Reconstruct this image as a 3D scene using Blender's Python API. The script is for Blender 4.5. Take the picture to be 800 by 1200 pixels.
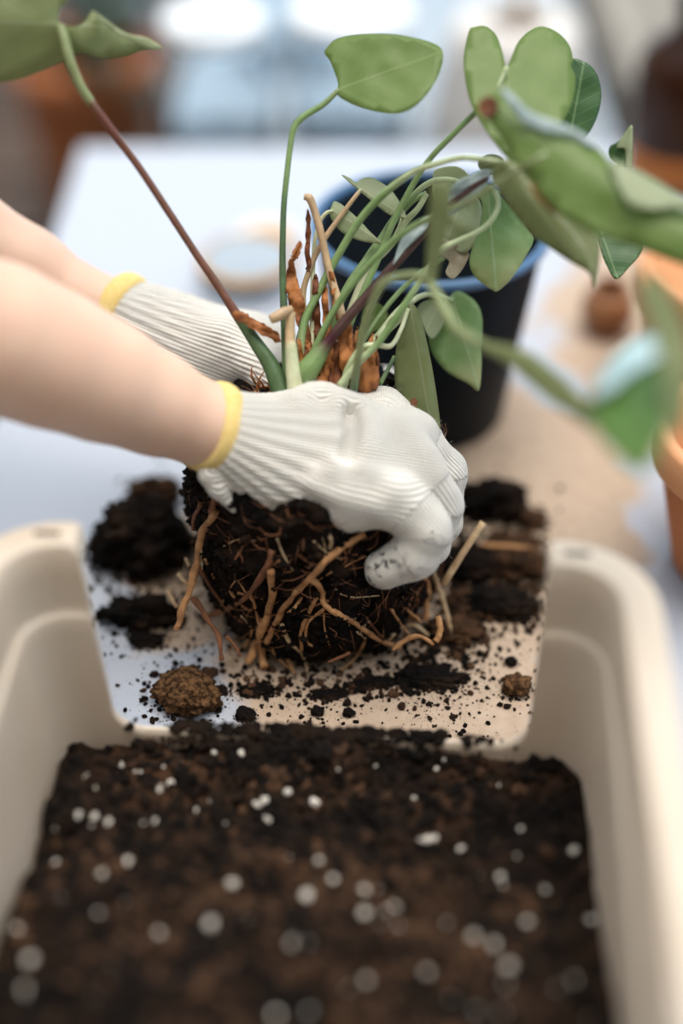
import bpy, bmesh, math, random
import numpy as np
from mathutils import Vector, Matrix, noise
from mathutils.geometry import delaunay_2d_cdt
from mathutils.bvhtree import BVHTree

for o in list(bpy.data.objects):
    bpy.data.objects.remove(o, do_unlink=True)
random.seed(7)
RNG = np.random.default_rng(7)
SC = bpy.context.scene
COL = SC.collection

# ------------------------------------------------------------------ camera
PITCH = math.radians(40.0)
CAM = np.array((0.0, -0.69, 0.722))
FW = np.array((0.0, math.cos(PITCH), -math.sin(PITCH)))
UP = np.array((0.0, math.sin(PITCH), math.cos(PITCH)))
RT = np.array((1.0, 0.0, 0.0))
FPX = 50.0 / 36.0 * 1200.0
FOCUS = 0.950
cd = bpy.data.cameras.new('camera')
cam = bpy.data.objects.new('camera', cd)
COL.objects.link(cam)
cam.location = CAM
cam.rotation_euler = (math.pi / 2 - PITCH, 0, 0)
cd.sensor_fit = 'VERTICAL'
cd.sensor_height = 36.0
cd.sensor_width = 24.0
cd.lens = 50.0
cd.clip_start = 0.02
cd.dof.use_dof = True
cd.dof.focus_distance = FOCUS
cd.dof.aperture_fstop = 0.9
SC.camera = cam

# ------------------------------------------------------------------ world, sun, exposure
world = bpy.data.worlds.new('daylight')
SC.world = world
world.use_nodes = True
wn = world.node_tree
wn.nodes.clear()
wo = wn.nodes.new('ShaderNodeOutputWorld')
wb = wn.nodes.new('ShaderNodeBackground')
wb.inputs['Color'].default_value = (0.72, 0.86, 1.0, 1)
wb.inputs['Strength'].default_value = 1.0
wn.links.new(wb.outputs[0], wo.inputs[0])
sd = bpy.data.lights.new('sun', 'SUN')
sd.energy = 2.8
sd.angle = math.radians(45)
sd.color = (1.0, 0.91, 0.79)
sun = bpy.data.objects.new('sun', sd)
COL.objects.link(sun)
sun.location = (1.5, 1.5, 4)
sun.rotation_euler = Vector((-0.10, -0.08, -0.95)).to_track_quat('-Z', 'Y').to_euler()
vs = SC.view_settings
vs.view_transform = 'Standard'
vs.look = 'None'
vs.gamma = 1.0
vs.use_curve_mapping = False
vs.exposure = 0.38
SC.cycles.use_denoising = True


# ------------------------------------------------------------------ pixel helpers (a pixel and an axial depth give a point)
def P(px, py, d):
    return CAM + d * (FW + (px - 400.0) / FPX * RT - (py - 600.0) / FPX * UP)


def ray(px, py):
    v = FW + (px - 400.0) / FPX * RT - (py - 600.0) / FPX * UP
    return v / np.linalg.norm(v)


def on_z(px, py, z=0.0):
    r = ray(px, py)
    return CAM + r * ((z - CAM[2]) / r[2])


def M_PX(n, d):
    return n * d / FPX


# ------------------------------------------------------------------ materials
MATS = {}


def rgb(h):
    h = h.lstrip('#')
    c = [int(h[i:i + 2], 16) / 255 for i in (0, 2, 4)]
    return tuple(x / 12.92 if x <= 0.04045 else ((x + 0.055) / 1.055) ** 2.4 for x in c)


def new_mat(name):
    m = bpy.data.materials.new(name)
    m.use_nodes = True
    nt = m.node_tree
    b = nt.nodes['Principled BSDF']
    MATS[name] = m
    return m, nt, b


def simple(name, c1, c2=None, scale=30.0, rough=0.5, bump=0.0, bscale=None, spec=None, detail=4.0,
           trans=0.0, sss=0.0, lo=0.35, hi=0.65, coat=0.0, vcol=False, transmission=0.0, ior=None, metal=0.0):
    m, nt, b = new_mat(name)
    L = nt.links.new
    tc = nt.nodes.new('ShaderNodeTexCoord')
    b.inputs['Roughness'].default_value = rough
    b.inputs['Metallic'].default_value = metal
    if spec is not None:
        b.inputs['Specular IOR Level'].default_value = spec
    if coat:
        b.inputs['Coat Weight'].default_value = coat
    if ior:
        b.inputs['IOR'].default_value = ior
    if transmission:
        b.inputs['Transmission Weight'].default_value = transmission
    colout = None
    if vcol:
        at = nt.nodes.new('ShaderNodeAttribute')
        at.attribute_name = 'Col'
        colout = at.outputs['Color']
    if c2 is not None:
        n = nt.nodes.new('ShaderNodeTexNoise')
        n.inputs['Scale'].default_value = scale
        n.inputs['Detail'].default_value = detail
        L(tc.outputs['Object'], n.inputs['Vector'])
        r = nt.nodes.new('ShaderNodeMapRange')
        r.inputs['From Min'].default_value = lo
        r.inputs['From Max'].default_value = hi
        L(n.outputs['Fac'], r.inputs['Value'])
        mx = nt.nodes.new('ShaderNodeMix')
        mx.data_type = 'RGBA'
        mx.inputs[6].default_value = (*c1, 1)
        mx.inputs[7].default_value = (*c2, 1)
        L(r.outputs[0], mx.inputs[0])
        if vcol:
            mm = nt.nodes.new('ShaderNodeMix')
            mm.data_type = 'RGBA'
            mm.blend_type = 'MULTIPLY'
            mm.inputs[0].default_value = 1.0
            L(colout, mm.inputs[6])
            L(mx.outputs[2], mm.inputs[7])
            colout = mm.outputs[2]
        else:
            colout = mx.outputs[2]
    if colout is not None:
        L(colout, b.inputs['Base Color'])
    else:
        b.inputs['Base Color'].default_value = (*c1, 1)
    if sss:
        b.inputs['Subsurface Weight'].default_value = sss
        b.inputs['Subsurface Radius'].default_value = (1.0, 0.4, 0.2)
        b.inputs['Subsurface Scale'].default_value = 0.006
    if bump:
        n2 = nt.nodes.new('ShaderNodeTexNoise')
        n2.inputs['Scale'].default_value = bscale or scale * 4
        n2.inputs['Detail'].default_value = 5
        L(tc.outputs['Object'], n2.inputs['Vector'])
        bp = nt.nodes.new('ShaderNodeBump')
        bp.inputs['Strength'].default_value = bump
        bp.inputs['Distance'].default_value = 0.002
        L(n2.outputs['Fac'], bp.inputs['Height'])
        L(bp.outputs[0], b.inputs['Normal'])
    if trans:
        out = nt.nodes['Material Output']
        t = nt.nodes.new('ShaderNodeBsdfTranslucent')
        if colout is not None:
            L(colout, t.inputs['Color'])
        else:
            t.inputs['Color'].default_value = (*c1, 1)
        ms = nt.nodes.new('ShaderNodeMixShader')
        ms.inputs[0].default_value = trans
        L(b.outputs[0], ms.inputs[1])
        L(t.outputs[0], ms.inputs[2])
        L(ms.outputs[0], out.inputs['Surface'])
    return m


def leaf_mat(name, c1, c2, vein, rough=0.42, trans=0.3, veinw=0.0011, side=0.35, c3=None):
    """leaf: two-tone pigment, lighter midrib and side veins from the leaf's own UV (u along, v across in metres*10)"""
    m, nt, b = new_mat(name)
    L = nt.links.new
    N = nt.nodes.new

    def math_(op, a, bb=None):
        n = N('ShaderNodeMath')
        n.operation = op
        for i, x in enumerate((a, bb)):
            if x is None:
                continue
            if isinstance(x, (int, float)):
                n.inputs[i].default_value = x
            else:
                L(x, n.inputs[i])
        return n.outputs[0]
    uv = N('ShaderNodeUVMap')
    uv.uv_map = 'leaf'
    sp = N('ShaderNodeSeparateXYZ')
    L(uv.outputs[0], sp.inputs[0])
    u, v = sp.outputs[0], sp.outputs[1]
    av = math_('ABSOLUTE', v)
    mid = math_('SUBTRACT', 1.0, math_('MULTIPLY', av, 1.0 / (veinw * 10)))
    mid = math_('MAXIMUM', mid, 0.0)
    ph = math_('SUBTRACT', math_('MULTIPLY', u, 6.0), math_('MULTIPLY', av, 9.0))
    fr = math_('ABSOLUTE', math_('SUBTRACT', math_('FRACT', ph), 0.5))
    sv = math_('MULTIPLY', math_('MAXIMUM', math_('SUBTRACT', 1.0, math_('MULTIPLY', fr, 14.0)), 0.0), side)
    vein_f = math_('MINIMUM', math_('ADD', mid, sv), 1.0)
    tc = N('ShaderNodeTexCoord')
    n = N('ShaderNodeTexNoise')
    n.inputs['Scale'].default_value = 45
    n.inputs['Detail'].default_value = 6
    L(tc.outputs['Object'], n.inputs['Vector'])
    r = N('ShaderNodeMapRange')
    r.inputs['From Min'].default_value = 0.35
    r.inputs['From Max'].default_value = 0.65
    L(n.outputs['Fac'], r.inputs['Value'])
    mx = N('ShaderNodeMix')
    mx.data_type = 'RGBA'
    mx.inputs[6].default_value = (*c1, 1)
    mx.inputs[7].default_value = (*c2, 1)
    L(r.outputs[0], mx.inputs[0])
    col = mx.outputs[2]
    if c3 is not None:
        # dry tip and margin spots
        n3 = N('ShaderNodeTexNoise')
        n3.inputs['Scale'].default_value = 60
        L(tc.outputs['Object'], n3.inputs['Vector'])
        f = math_('MULTIPLY', math_('MULTIPLY', math_('MAXIMUM', math_('SUBTRACT', u, 0.55), 0.0), 2.2), n3.outputs['Fac'])
        m3 = N('ShaderNodeMix')
        m3.data_type = 'RGBA'
        L(math_('MINIMUM', math_('MULTIPLY', f, 2.0), 1.0), m3.inputs[0])
        L(col, m3.inputs[6])
        m3.inputs[7].default_value = (*c3, 1)
        col = m3.outputs[2]
    m2 = N('ShaderNodeMix')
    m2.data_type = 'RGBA'
    L(vein_f, m2.inputs[0])
    L(col, m2.inputs[6])
    m2.inputs[7].default_value = (*vein, 1)
    col = m2.outputs[2]
    L(col, b.inputs['Base Color'])
    b.inputs['Roughness'].default_value = rough
    bp = N('ShaderNodeBump')
    bp.inputs['Strength'].default_value = 0.35
    bp.inputs['Distance'].default_value = 0.0008
    hs = math_('ADD', math_('MULTIPLY', vein_f, 0.7), math_('MULTIPLY', n.outputs['Fac'], 0.8))
    L(hs, bp.inputs['Height'])
    L(bp.outputs[0], b.inputs['Normal'])
    t = N('ShaderNodeBsdfTranslucent')
    L(col, t.inputs['Color'])
    ms = N('ShaderNodeMixShader')
    ms.inputs[0].default_value = trans
    L(b.outputs[0], ms.inputs[1])
    L(t.outputs[0], ms.inputs[2])
    L(ms.outputs[0], nt.nodes['Material Output'].inputs['Surface'])
    return m


# ------------------------------------------------------------------ object helpers
WLOC = {}


def finish(o, parent, label, cat, group, kind):
    if label:
        o['label'] = label
    if cat:
        o['category'] = cat
    if group:
        o['group'] = group
    if kind:
        o['kind'] = kind
    return o


def empty(name, loc, label=None, cat=None, group=None, parent=None):
    o = bpy.data.objects.new(name, None)
    o.empty_display_size = 0.05
    COL.objects.link(o)
    loc = np.array(loc, float)
    o.location = loc - (WLOC[parent.name] if parent else 0)
    o.parent = parent
    WLOC[o.name] = loc
    return finish(o, parent, label, cat, group, None)


def obj(name, verts, faces, mat, parent=None, label=None, cat=None, group=None, kind=None, smooth=True,
        cols=None, uvs=None, origin=None):
    v = np.asarray(verts, dtype=np.float64)
    if origin is None:
        c = 0.5 * (v.min(0) + v.max(0))
        c[2] = v[:, 2].min()
    else:
        c = np.array(origin, float)
    me = bpy.data.meshes.new(name)
    fl = faces.tolist() if isinstance(faces, np.ndarray) else faces
    me.from_pydata((v - c).tolist(), [], fl)
    if smooth:
        me.polygons.foreach_set('use_smooth', [True] * len(me.polygons))
    if cols is not None:
        ca = me.color_attributes.new('Col', 'FLOAT_COLOR', 'POINT')
        cc = np.ones((len(v), 4), np.float32)
        cc[:, :3] = cols
        ca.data.foreach_set('color', cc.ravel())
    if uvs is not None:
        ul = me.uv_layers.new(name='leaf')
        li = np.empty(len(me.loops), np.int32)
        me.loops.foreach_get('vertex_index', li)
        ul.data.foreach_set('uv', np.asarray(uvs, np.float32)[li].ravel())
    me.materials.append(MATS[mat] if isinstance(mat, str) else mat)
    me.update()
    o = bpy.data.objects.new(name, me)
    COL.objects.link(o)
    o.location = c - (WLOC[parent.name] if parent else 0)
    o.parent = parent
    WLOC[o.name] = c
    return finish(o, parent, label, cat, group, kind)


def box_vf(lo, hi, bev=0.0):
    bm = bmesh.new()
    bmesh.ops.create_cube(bm, size=1.0)
    lo, hi = np.array(lo, float), np.array(hi, float)
    for v in bm.verts:
        v.co = Vector((lo + hi) / 2 + np.array(v.co) * (hi - lo))
    if bev:
        bmesh.ops.bevel(bm, geom=list(bm.edges), offset=bev, segments=2, profile=0.5, affect='EDGES')
    bm.verts.index_update()
    V = [tuple(v.co) for v in bm.verts]
    F = [[v.index for v in f.verts] for f in bm.faces]
    bm.free()
    return V, F


def join_vf(parts):
    V, F, n = [], [], 0
    for v, f in parts:
        V += [tuple(x) for x in v]
        F += [[i + n for i in q] for q in f]
        n += len(v)
    return V, F


def catmull(pts, n):
    """smooth path through rows of pts (any number of columns), n samples per span"""
    p = np.asarray(pts, float)
    if len(p) == 2:
        t = np.linspace(0, 1, n + 1)[:, None]
        return p[0] * (1 - t) + p[1] * t
    q = np.vstack([2 * p[0] - p[1], p, 2 * p[-1] - p[-2]])
    out = []
    for i in range(1, len(q) - 2):
        for k in range(n):
            t = k / n
            a, b, c, d = q[i - 1], q[i], q[i + 1], q[i + 2]
            out.append(0.5 * (2 * b + (c - a) * t + (2 * a - 5 * b + 4 * c - d) * t * t + (3 * b - a - 3 * c + d) * t ** 3))
    out.append(p[-1])
    return np.array(out)


def tube_vf(path, rad, sides=8, flat=1.0, jitter=0.0, cap=True):
    """path (n,3), rad (n,), parallel-transported rings"""
    path = np.asarray(path, float)
    n = len(path)
    tg = np.gradient(path, axis=0)
    tg /= np.linalg.norm(tg, axis=1)[:, None] + 1e-12
    u = np.cross(tg[0], (0.3, 0.5, 0.8))
    u /= np.linalg.norm(u)
    V, F = [], []
    ang = np.linspace(0, 2 * math.pi, sides, endpoint=False)
    for i in range(n):
        u = u - tg[i] * np.dot(u, tg[i])
        u /= np.linalg.norm(u) + 1e-12
        w = np.cross(tg[i], u)
        r = rad[i] * (1 + (jitter * (random.random() - 0.5) if jitter else 0))
        for a in ang:
            V.append(path[i] + r * (math.cos(a) * u + flat * math.sin(a) * w))
    for i in range(n - 1):
        for j in range(sides):
            k = (j + 1) % sides
            F.append([i * sides + j, i * sides + k, (i + 1) * sides + k, (i + 1) * sides + j])
    if cap:
        F.append(list(range(sides))[::-1])
        F.append([(n - 1) * sides + j for j in range(sides)])
    return V, F


def lathe_vf(prof, seg=48, center=(0, 0, 0), closed=False):
    V, F = [], []
    c = np.array(center, float)
    for (r, z) in prof:
        for j in range(seg):
            a = 2 * math.pi * j / seg
            V.append(c + (r * math.cos(a), r * math.sin(a), z))
    for i in range(len(prof) - 1):
        for j in range(seg):
            k = (j + 1) % seg
            F.append([i * seg + j, i * seg + k, (i + 1) * seg + k, (i + 1) * seg + j])
    if closed:
        m = len(prof) - 1
        for j in range(seg):
            k = (j + 1) % seg
            F.append([m * seg + j, m * seg + k, k, j])
    else:
        F.append([j for j in range(seg)][::-1])
        F.append([(len(prof) - 1) * seg + j for j in range(seg)])
    return V, F


def ico(sub):
    bm = bmesh.new()
    bmesh.ops.create_icosphere(bm, subdivisions=sub, radius=1.0)
    bm.verts.index_update()
    V = np.array([v.co[:] for v in bm.verts])
    F = np.array([[v.index for v in f.verts] for f in bm.faces])
    bm.free()
    return V, F


ICO1, ICO1F = ico(1)
ICO2, ICO2F = ico(2)


def grains_vf(pos, size, squash=(0.55, 1.0), sub=1):
    """many small jittered pieces in one mesh (for what nobody could count)"""
    B, BF = (ICO1, ICO1F) if sub == 1 else (ICO2, ICO2F)
    n = len(pos)
    nv = len(B)
    jit = 1 + 0.35 * (RNG.random((n, nv, 1)) - 0.5) * 2
    V = B[None] * jit
    sc = np.stack([RNG.uniform(0.7, 1.3, n), RNG.uniform(0.7, 1.3, n), RNG.uniform(*squash, n)], 1) * np.asarray(size)[:, None]
    V = V * sc[:, None, :]
    a = RNG.random(n) * 6.283
    t = (RNG.random(n) - 0.5) * 1.2
    ca, sa, ct, st = np.cos(a), np.sin(a), np.cos(t), np.sin(t)
    x, y, z = V[..., 0].copy(), V[..., 1].copy(), V[..., 2].copy()
    y2 = y * ct[:, None] - z * st[:, None]
    z2 = y * st[:, None] + z * ct[:, None]
    V = np.stack([x * ca[:, None] - y2 * sa[:, None], x * sa[:, None] + y2 * ca[:, None], z2], -1)
    V = V + np.asarray(pos)[:, None, :]
    F = BF[None] + (np.arange(n) * nv)[:, None, None]
    return V.reshape(-1, 3), F.reshape(-1, 3)


def fbm(p, sc, oct_=4):
    return noise.fractal(Vector(p) * sc, 1.0, 2.0, oct_)


# ------------------------------------------------------------------ distance-field modelling (hands, body)
def smin(a, b, k):
    h = np.maximum(k - np.abs(a - b), 0.0) / k
    return np.minimum(a, b) - h * h * k * 0.25


def cone_d(X, a, b, ra, rb):
    a = np.asarray(a, np.float32)
    b = np.asarray(b, np.float32)
    ba = b - a
    pa = X - a
    h = np.clip(pa @ ba / float(ba @ ba), 0, 1)
    d = np.sqrt(((pa - h[..., None] * ba) ** 2).sum(-1))
    return d - (ra + (rb - ra) * h)


def grid(lo, hi, s):
    ax = [np.arange(lo[i], hi[i] + s, s, dtype=np.float32) for i in range(3)]
    return np.stack(np.meshgrid(*ax, indexing='ij'), -1)


def surface_nets(D, lo, s):
    nx, ny, nz = D.shape
    ins = D < 0
    cnt = np.zeros((nx - 1, ny - 1, nz - 1), np.int8)
    corners = [(i, j, k) for i in (0, 1) for j in (0, 1) for k in (0, 1)]
    for (i, j, k) in corners:
        cnt += ins[i:nx - 1 + i, j:ny - 1 + j, k:nz - 1 + k]
    act = (cnt > 0) & (cnt < 8)
    idx = np.argwhere(act)
    vid = -np.ones(act.shape, np.int64)
    vid[act] = np.arange(len(idx))
    acc = np.zeros((len(idx), 3))
    num = np.zeros(len(idx))
    for a in corners:
        for ax in range(3):
            if a[ax] == 1:
                continue
            b = list(a)
            b[ax] = 1
            ia = idx + np.array(a)
            ib = idx + np.array(b)
            da = D[ia[:, 0], ia[:, 1], ia[:, 2]]
            db = D[ib[:, 0], ib[:, 1], ib[:, 2]]
            c = (da < 0) != (db < 0)
            t = np.where(c, da / np.where(c, da - db, 1), 0)
            p = np.array(a, float)[None] + np.zeros((len(idx), 3))
            p[:, ax] += t
            acc[c] += p[c]
            num[c] += 1
    V = (idx + acc / num[:, None]) * s + np.array(lo)
    F = []
    for ax in range(3):
        o1, o2 = [x for x in range(3) if x != ax]
        sa = [slice(None)] * 3
        sb = [slice(None)] * 3
        sa[ax] = slice(0, -1)
        sb[ax] = slice(1, None)
        A, B = ins[tuple(sa)], ins[tuple(sb)]
        e = np.argwhere(A != B)
        e = e[(e[:, o1] > 0) & (e[:, o2] > 0) & (e[:, o1] < D.shape[o1] - 1) & (e[:, o2] < D.shape[o2] - 1)]
        inside_a = A[e[:, 0], e[:, 1], e[:, 2]]
        q = []
        for (d1, d2) in ((0, 0), (-1, 0), (-1, -1), (0, -1)):
            c = e.copy()
            c[:, o1] += d1
            c[:, o2] += d2
            q.append(vid[c[:, 0], c[:, 1], c[:, 2]])
        q = np.stack(q, 1)
        flip = inside_a if ax != 1 else ~inside_a
        q[~flip] = q[~flip][:, ::-1]
        F.append(q)
    F = np.vstack(F)
    F = F[(F >= 0).all(1)]
    return V, F


# ------------------------------------------------------------------ palette
simple('plastic', (0.82, 0.72, 0.61), (0.75, 0.63, 0.50), scale=14, rough=0.38, lo=0.3, hi=0.8, sss=0.0, trans=0.28)
simple('slot_shade_dark', (0.10, 0.07, 0.05), rough=0.8)  # shade inside the rim openings, as a dark colour
simple('soil', (0.007, 0.005, 0.004), (0.055, 0.027, 0.014), scale=13, rough=0.95, bump=1.0, bscale=420, detail=8, lo=0.42, hi=0.68, spec=0.15)
simple('soil_dark', (0.0045, 0.0032, 0.0026), (0.024, 0.0125, 0.007), scale=45, rough=0.95, bump=1.0, bscale=420, detail=8, lo=0.45, hi=0.7, spec=0.15)
simple('soil_brown', (0.026, 0.014, 0.008), (0.105, 0.052, 0.026), scale=70, rough=0.95, bump=1.0, bscale=500, detail=8, lo=0.35, hi=0.7, spec=0.15)
simple('soil_bark', (0.026, 0.0135, 0.007), (0.095, 0.048, 0.025), scale=45, rough=0.9, bump=0.8, bscale=400, detail=6, lo=0.35, hi=0.7, spec=0.2)
simple('coir', (0.035, 0.018, 0.009), (0.17, 0.088, 0.040), scale=260, rough=0.95, bump=1.0, bscale=700, detail=6, lo=0.4, hi=0.62, spec=0.1)
simple('perlite', (0.90, 0.86, 0.80), (0.70, 0.62, 0.52), scale=200, rough=0.8, bump=0.5, bscale=700, lo=0.3, hi=0.75)
simple('root_tan', (0.55, 0.28, 0.115), (0.28, 0.125, 0.048), scale=120, rough=0.75, bump=0.6, bscale=500, lo=0.4, hi=0.7, vcol=False)
simple('root_red', (0.26, 0.10, 0.04), (0.11, 0.042, 0.018), scale=120, rough=0.75, bump=0.6, bscale=500, lo=0.4, hi=0.7)
simple('root_pale', (0.62, 0.46, 0.28), (0.40, 0.25, 0.13), scale=120, rough=0.7, bump=0.4, bscale=500)
simple('stem', (1, 1, 1), (0.75, 0.75, 0.70), scale=90, rough=0.45, bump=0.2, bscale=500, vcol=True)
simple('dry', (0.52, 0.20, 0.055), (0.19, 0.055, 0.016), scale=85, rough=0.7, bump=0.7, bscale=260, trans=0.15, lo=0.35, hi=0.7)
simple('dry_dark', (0.23, 0.07, 0.02), (0.07, 0.022, 0.008), scale=85, rough=0.7, bump=0.7, bscale=260, trans=0.1)
simple('skin', (0.77, 0.525, 0.395), (0.73, 0.47, 0.345), scale=18, rough=0.5, sss=0.35, bump=0.08, bscale=600)
simple('cuff_yellow', (0.83, 0.63, 0.26), (0.78, 0.55, 0.18), scale=300, rough=0.9, bump=0.5, bscale=900)
simple('black_plastic', (0.004, 0.007, 0.010), (0.006, 0.010, 0.014), scale=8, rough=0.5, spec=0.12)
simple('rim_blue', (0.07, 0.17, 0.33), rough=0.3)
simple('terracotta', (0.55, 0.20, 0.075), (0.44, 0.14, 0.05), scale=9, rough=0.75, bump=0.15, bscale=200)
simple('terracotta_light', (0.72, 0.34, 0.16), (0.62, 0.26, 0.11), scale=9, rough=0.6, bump=0.15, bscale=200)
simple('clay_brown', (0.34, 0.15, 0.06), (0.24, 0.10, 0.04), scale=20, rough=0.6)
simple('ceramic', (0.74, 0.69, 0.65), (0.70, 0.65, 0.60), scale=6, rough=0.25)
simple('stick_wood', (0.50, 0.30, 0.14), (0.38, 0.21, 0.09), scale=60, rough=0.7)
simple('tin', (0.45, 0.50, 0.55), rough=0.3, metal=0.6)
simple('gold', (0.50, 0.27, 0.07), (0.42, 0.21, 0.05), scale=30, rough=0.45)
simple('lid_white', (0.92, 0.93, 0.94), rough=0.15, coat=0.6)
simple('glass', (0.90, 0.96, 1.0), rough=0.02, transmission=1.0, ior=1.45)
simple('amber', (0.040, 0.012, 0.004), rough=0.12, spec=0.25, transmission=0.15, ior=1.45)
simple('band_orange', (0.42, 0.13, 0.02), rough=0.5)
simple('crate_wood', (0.30, 0.27, 0.23), (0.22, 0.20, 0.17), scale=20, rough=0.8)
simple('lid_inset', (0.20, 0.36, 0.46), rough=0.3)
simple('amber_liquid', (0.62, 0.18, 0.02), rough=0.2)
simple('white_top', (0.36, 0.41, 0.46), (0.31, 0.36, 0.41), scale=5, rough=0.25)
simple('steel_leg', (0.30, 0.31, 0.33), rough=0.4, metal=0.8)
simple('dark_wood', (0.045, 0.026, 0.016), (0.085, 0.048, 0.028), scale=14, rough=0.6)
simple('floor_wood', (0.050, 0.032, 0.022), (0.028, 0.018, 0.013), scale=3, rough=0.6)
simple('plaster', (0.80, 0.70, 0.58), (0.75, 0.64, 0.52), scale=4, rough=0.9)
simple('foliage_dark', (0.014, 0.034, 0.016), (0.030, 0.060, 0.026), scale=20, rough=0.45, trans=0.2)
simple('bluegrey', (0.42, 0.52, 0.62), rough=0.5)
simple('pink_clay', (0.46, 0.22, 0.17), rough=0.7)
simple('shirt', (0.42, 0.46, 0.50), (0.36, 0.40, 0.44), scale=40, rough=0.9)
simple('trousers', (0.08, 0.10, 0.16), (0.06, 0.08, 0.13), scale=60, rough=0.9)
simple('hair', (0.03, 0.018, 0.012), (0.05, 0.03, 0.02), scale=60, rough=0.5)
leaf_mat('leaf_green', (0.205, 0.310, 0.078), (0.255, 0.355, 0.105), (0.33, 0.42, 0.17), side=0.14, trans=0.5)
leaf_mat('leaf_olive', (0.270, 0.315, 0.130), (0.320, 0.365, 0.170), (0.38, 0.41, 0.24), side=0.12, trans=0.5)
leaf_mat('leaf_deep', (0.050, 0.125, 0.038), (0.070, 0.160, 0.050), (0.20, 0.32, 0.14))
leaf_mat('leaf_pale', (0.43, 0.49, 0.29), (0.48, 0.53, 0.34), (0.55, 0.59, 0.40), side=0.10, trans=0.5)
leaf_mat('leaf_fresh', (0.230, 0.390, 0.120), (0.360, 0.500, 0.230), (0.45, 0.56, 0.32), side=0.2, trans=0.4, c3=(0.48, 0.50, 0.24))
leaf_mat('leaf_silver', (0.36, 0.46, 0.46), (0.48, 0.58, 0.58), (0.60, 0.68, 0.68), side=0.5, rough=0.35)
leaf_mat('leaf_purple', (0.055, 0.022, 0.020), (0.085, 0.035, 0.028), (0.10, 0.05, 0.04), side=0.2)
leaf_mat('leaf_shiny', (0.100, 0.215, 0.040), (0.135, 0.260, 0.055), (0.2, 0.33, 0.10), rough=0.2)
leaf_mat('leaf_sky_sheen', (0.42, 0.58, 0.60), (0.50, 0.66, 0.68), (0.5, 0.66, 0.68), side=0.05, rough=0.3, trans=0.2)  # sky reflection put into the leaf colour
leaf_mat('leaf_withered', (0.42, 0.32, 0.22), (0.50, 0.46, 0.33), (0.5, 0.42, 0.3), side=0.3)


def glove_mat():
    m, nt, b = new_mat('glove_knit')
    L = nt.links.new
    N = nt.nodes.new
    b.inputs['Roughness'].default_value = 0.92
    b.inputs['Sheen Weight'].default_value = 0.25
    tc = N('ShaderNodeTexCoord')
    n = N('ShaderNodeTexNoise')
    n.inputs['Scale'].default_value = 26
    L(tc.outputs['Object'], n.inputs['Vector'])
    mx = N('ShaderNodeMix')
    mx.data_type = 'RGBA'
    L(n.outputs['Fac'], mx.inputs[0])
    mx.inputs[6].default_value = (0.88, 0.85, 0.79, 1)
    mx.inputs[7].default_value = (0.83, 0.78, 0.70, 1)
    at = N('ShaderNodeAttribute')
    at.attribute_name = 'Col'
    sep = N('ShaderNodeSeparateColor')
    L(at.outputs['Color'], sep.inputs[0])
    # dirt specks where the wearer touched the soil (third channel), broken up by noise
    nd = N('ShaderNodeTexNoise')
    nd.inputs['Scale'].default_value = 190
    nd.inputs['Detail'].default_value = 7
    L(tc.outputs['Object'], nd.inputs['Vector'])
    mr = N('ShaderNodeMapRange')
    mr.inputs['From Min'].default_value = 0.53
    mr.inputs['From Max'].default_value = 0.60
    L(nd.outputs['Fac'], mr.inputs['Value'])
    mu = N('ShaderNodeMath')
    mu.operation = 'MULTIPLY'
    L(mr.outputs[0], mu.inputs[0])
    L(sep.outputs[2], mu.inputs[1])
    md = N('ShaderNodeMix')
    md.data_type = 'RGBA'
    L(mu.outputs[0], md.inputs[0])
    L(mx.outputs[2], md.inputs[6])
    md.inputs[7].default_value = (0.03, 0.018, 0.01, 1)
    L(md.outputs[2], b.inputs['Base Color'])
    # knit: wales along the bones (r channel, metres across * 100) and courses along (g channel)
    s1 = N('ShaderNodeMath')
    s1.operation = 'SINE'
    k1 = N('ShaderNodeMath')
    k1.operation = 'MULTIPLY'
    k1.inputs[1].default_value = 6.2832 / 0.21
    L(sep.outputs[0], k1.inputs[0])
    L(k1.outputs[0], s1.inputs[0])
    s2 = N('ShaderNodeMath')
    s2.operation = 'SINE'
    k2 = N('ShaderNodeMath')
    k2.operation = 'MULTIPLY'
    k2.inputs[1].default_value = 6.2832 / 0.17
    L(sep.outputs[1], k2.inputs[0])
    L(k2.outputs[0], s2.inputs[0])
    ad = N('ShaderNodeMath')
    ad.operation = 'MULTIPLY_ADD'
    ad.inputs[1].default_value = 0.45
    L(s2.outputs[0], ad.inputs[0])
    L(s1.outputs[0], ad.inputs[2])
    nb = N('ShaderNodeTexNoise')
    nb.inputs['Scale'].default_value = 900
    L(tc.outputs['Object'], nb.inputs['Vector'])
    ad2 = N('ShaderNodeMath')
    ad2.operation = 'MULTIPLY_ADD'
    ad2.inputs[1].default_value = 1.2
    L(nb.outputs['Fac'], ad2.inputs[0])
    L(ad.outputs[0], ad2.inputs[2])
    bp = N('ShaderNodeBump')
    bp.inputs['Strength'].default_value = 0.9
    bp.inputs['Distance'].default_value = 0.0007
    L(ad2.outputs[0], bp.inputs['Height'])
    L(bp.outputs[0], b.inputs['Normal'])


glove_mat()


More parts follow.
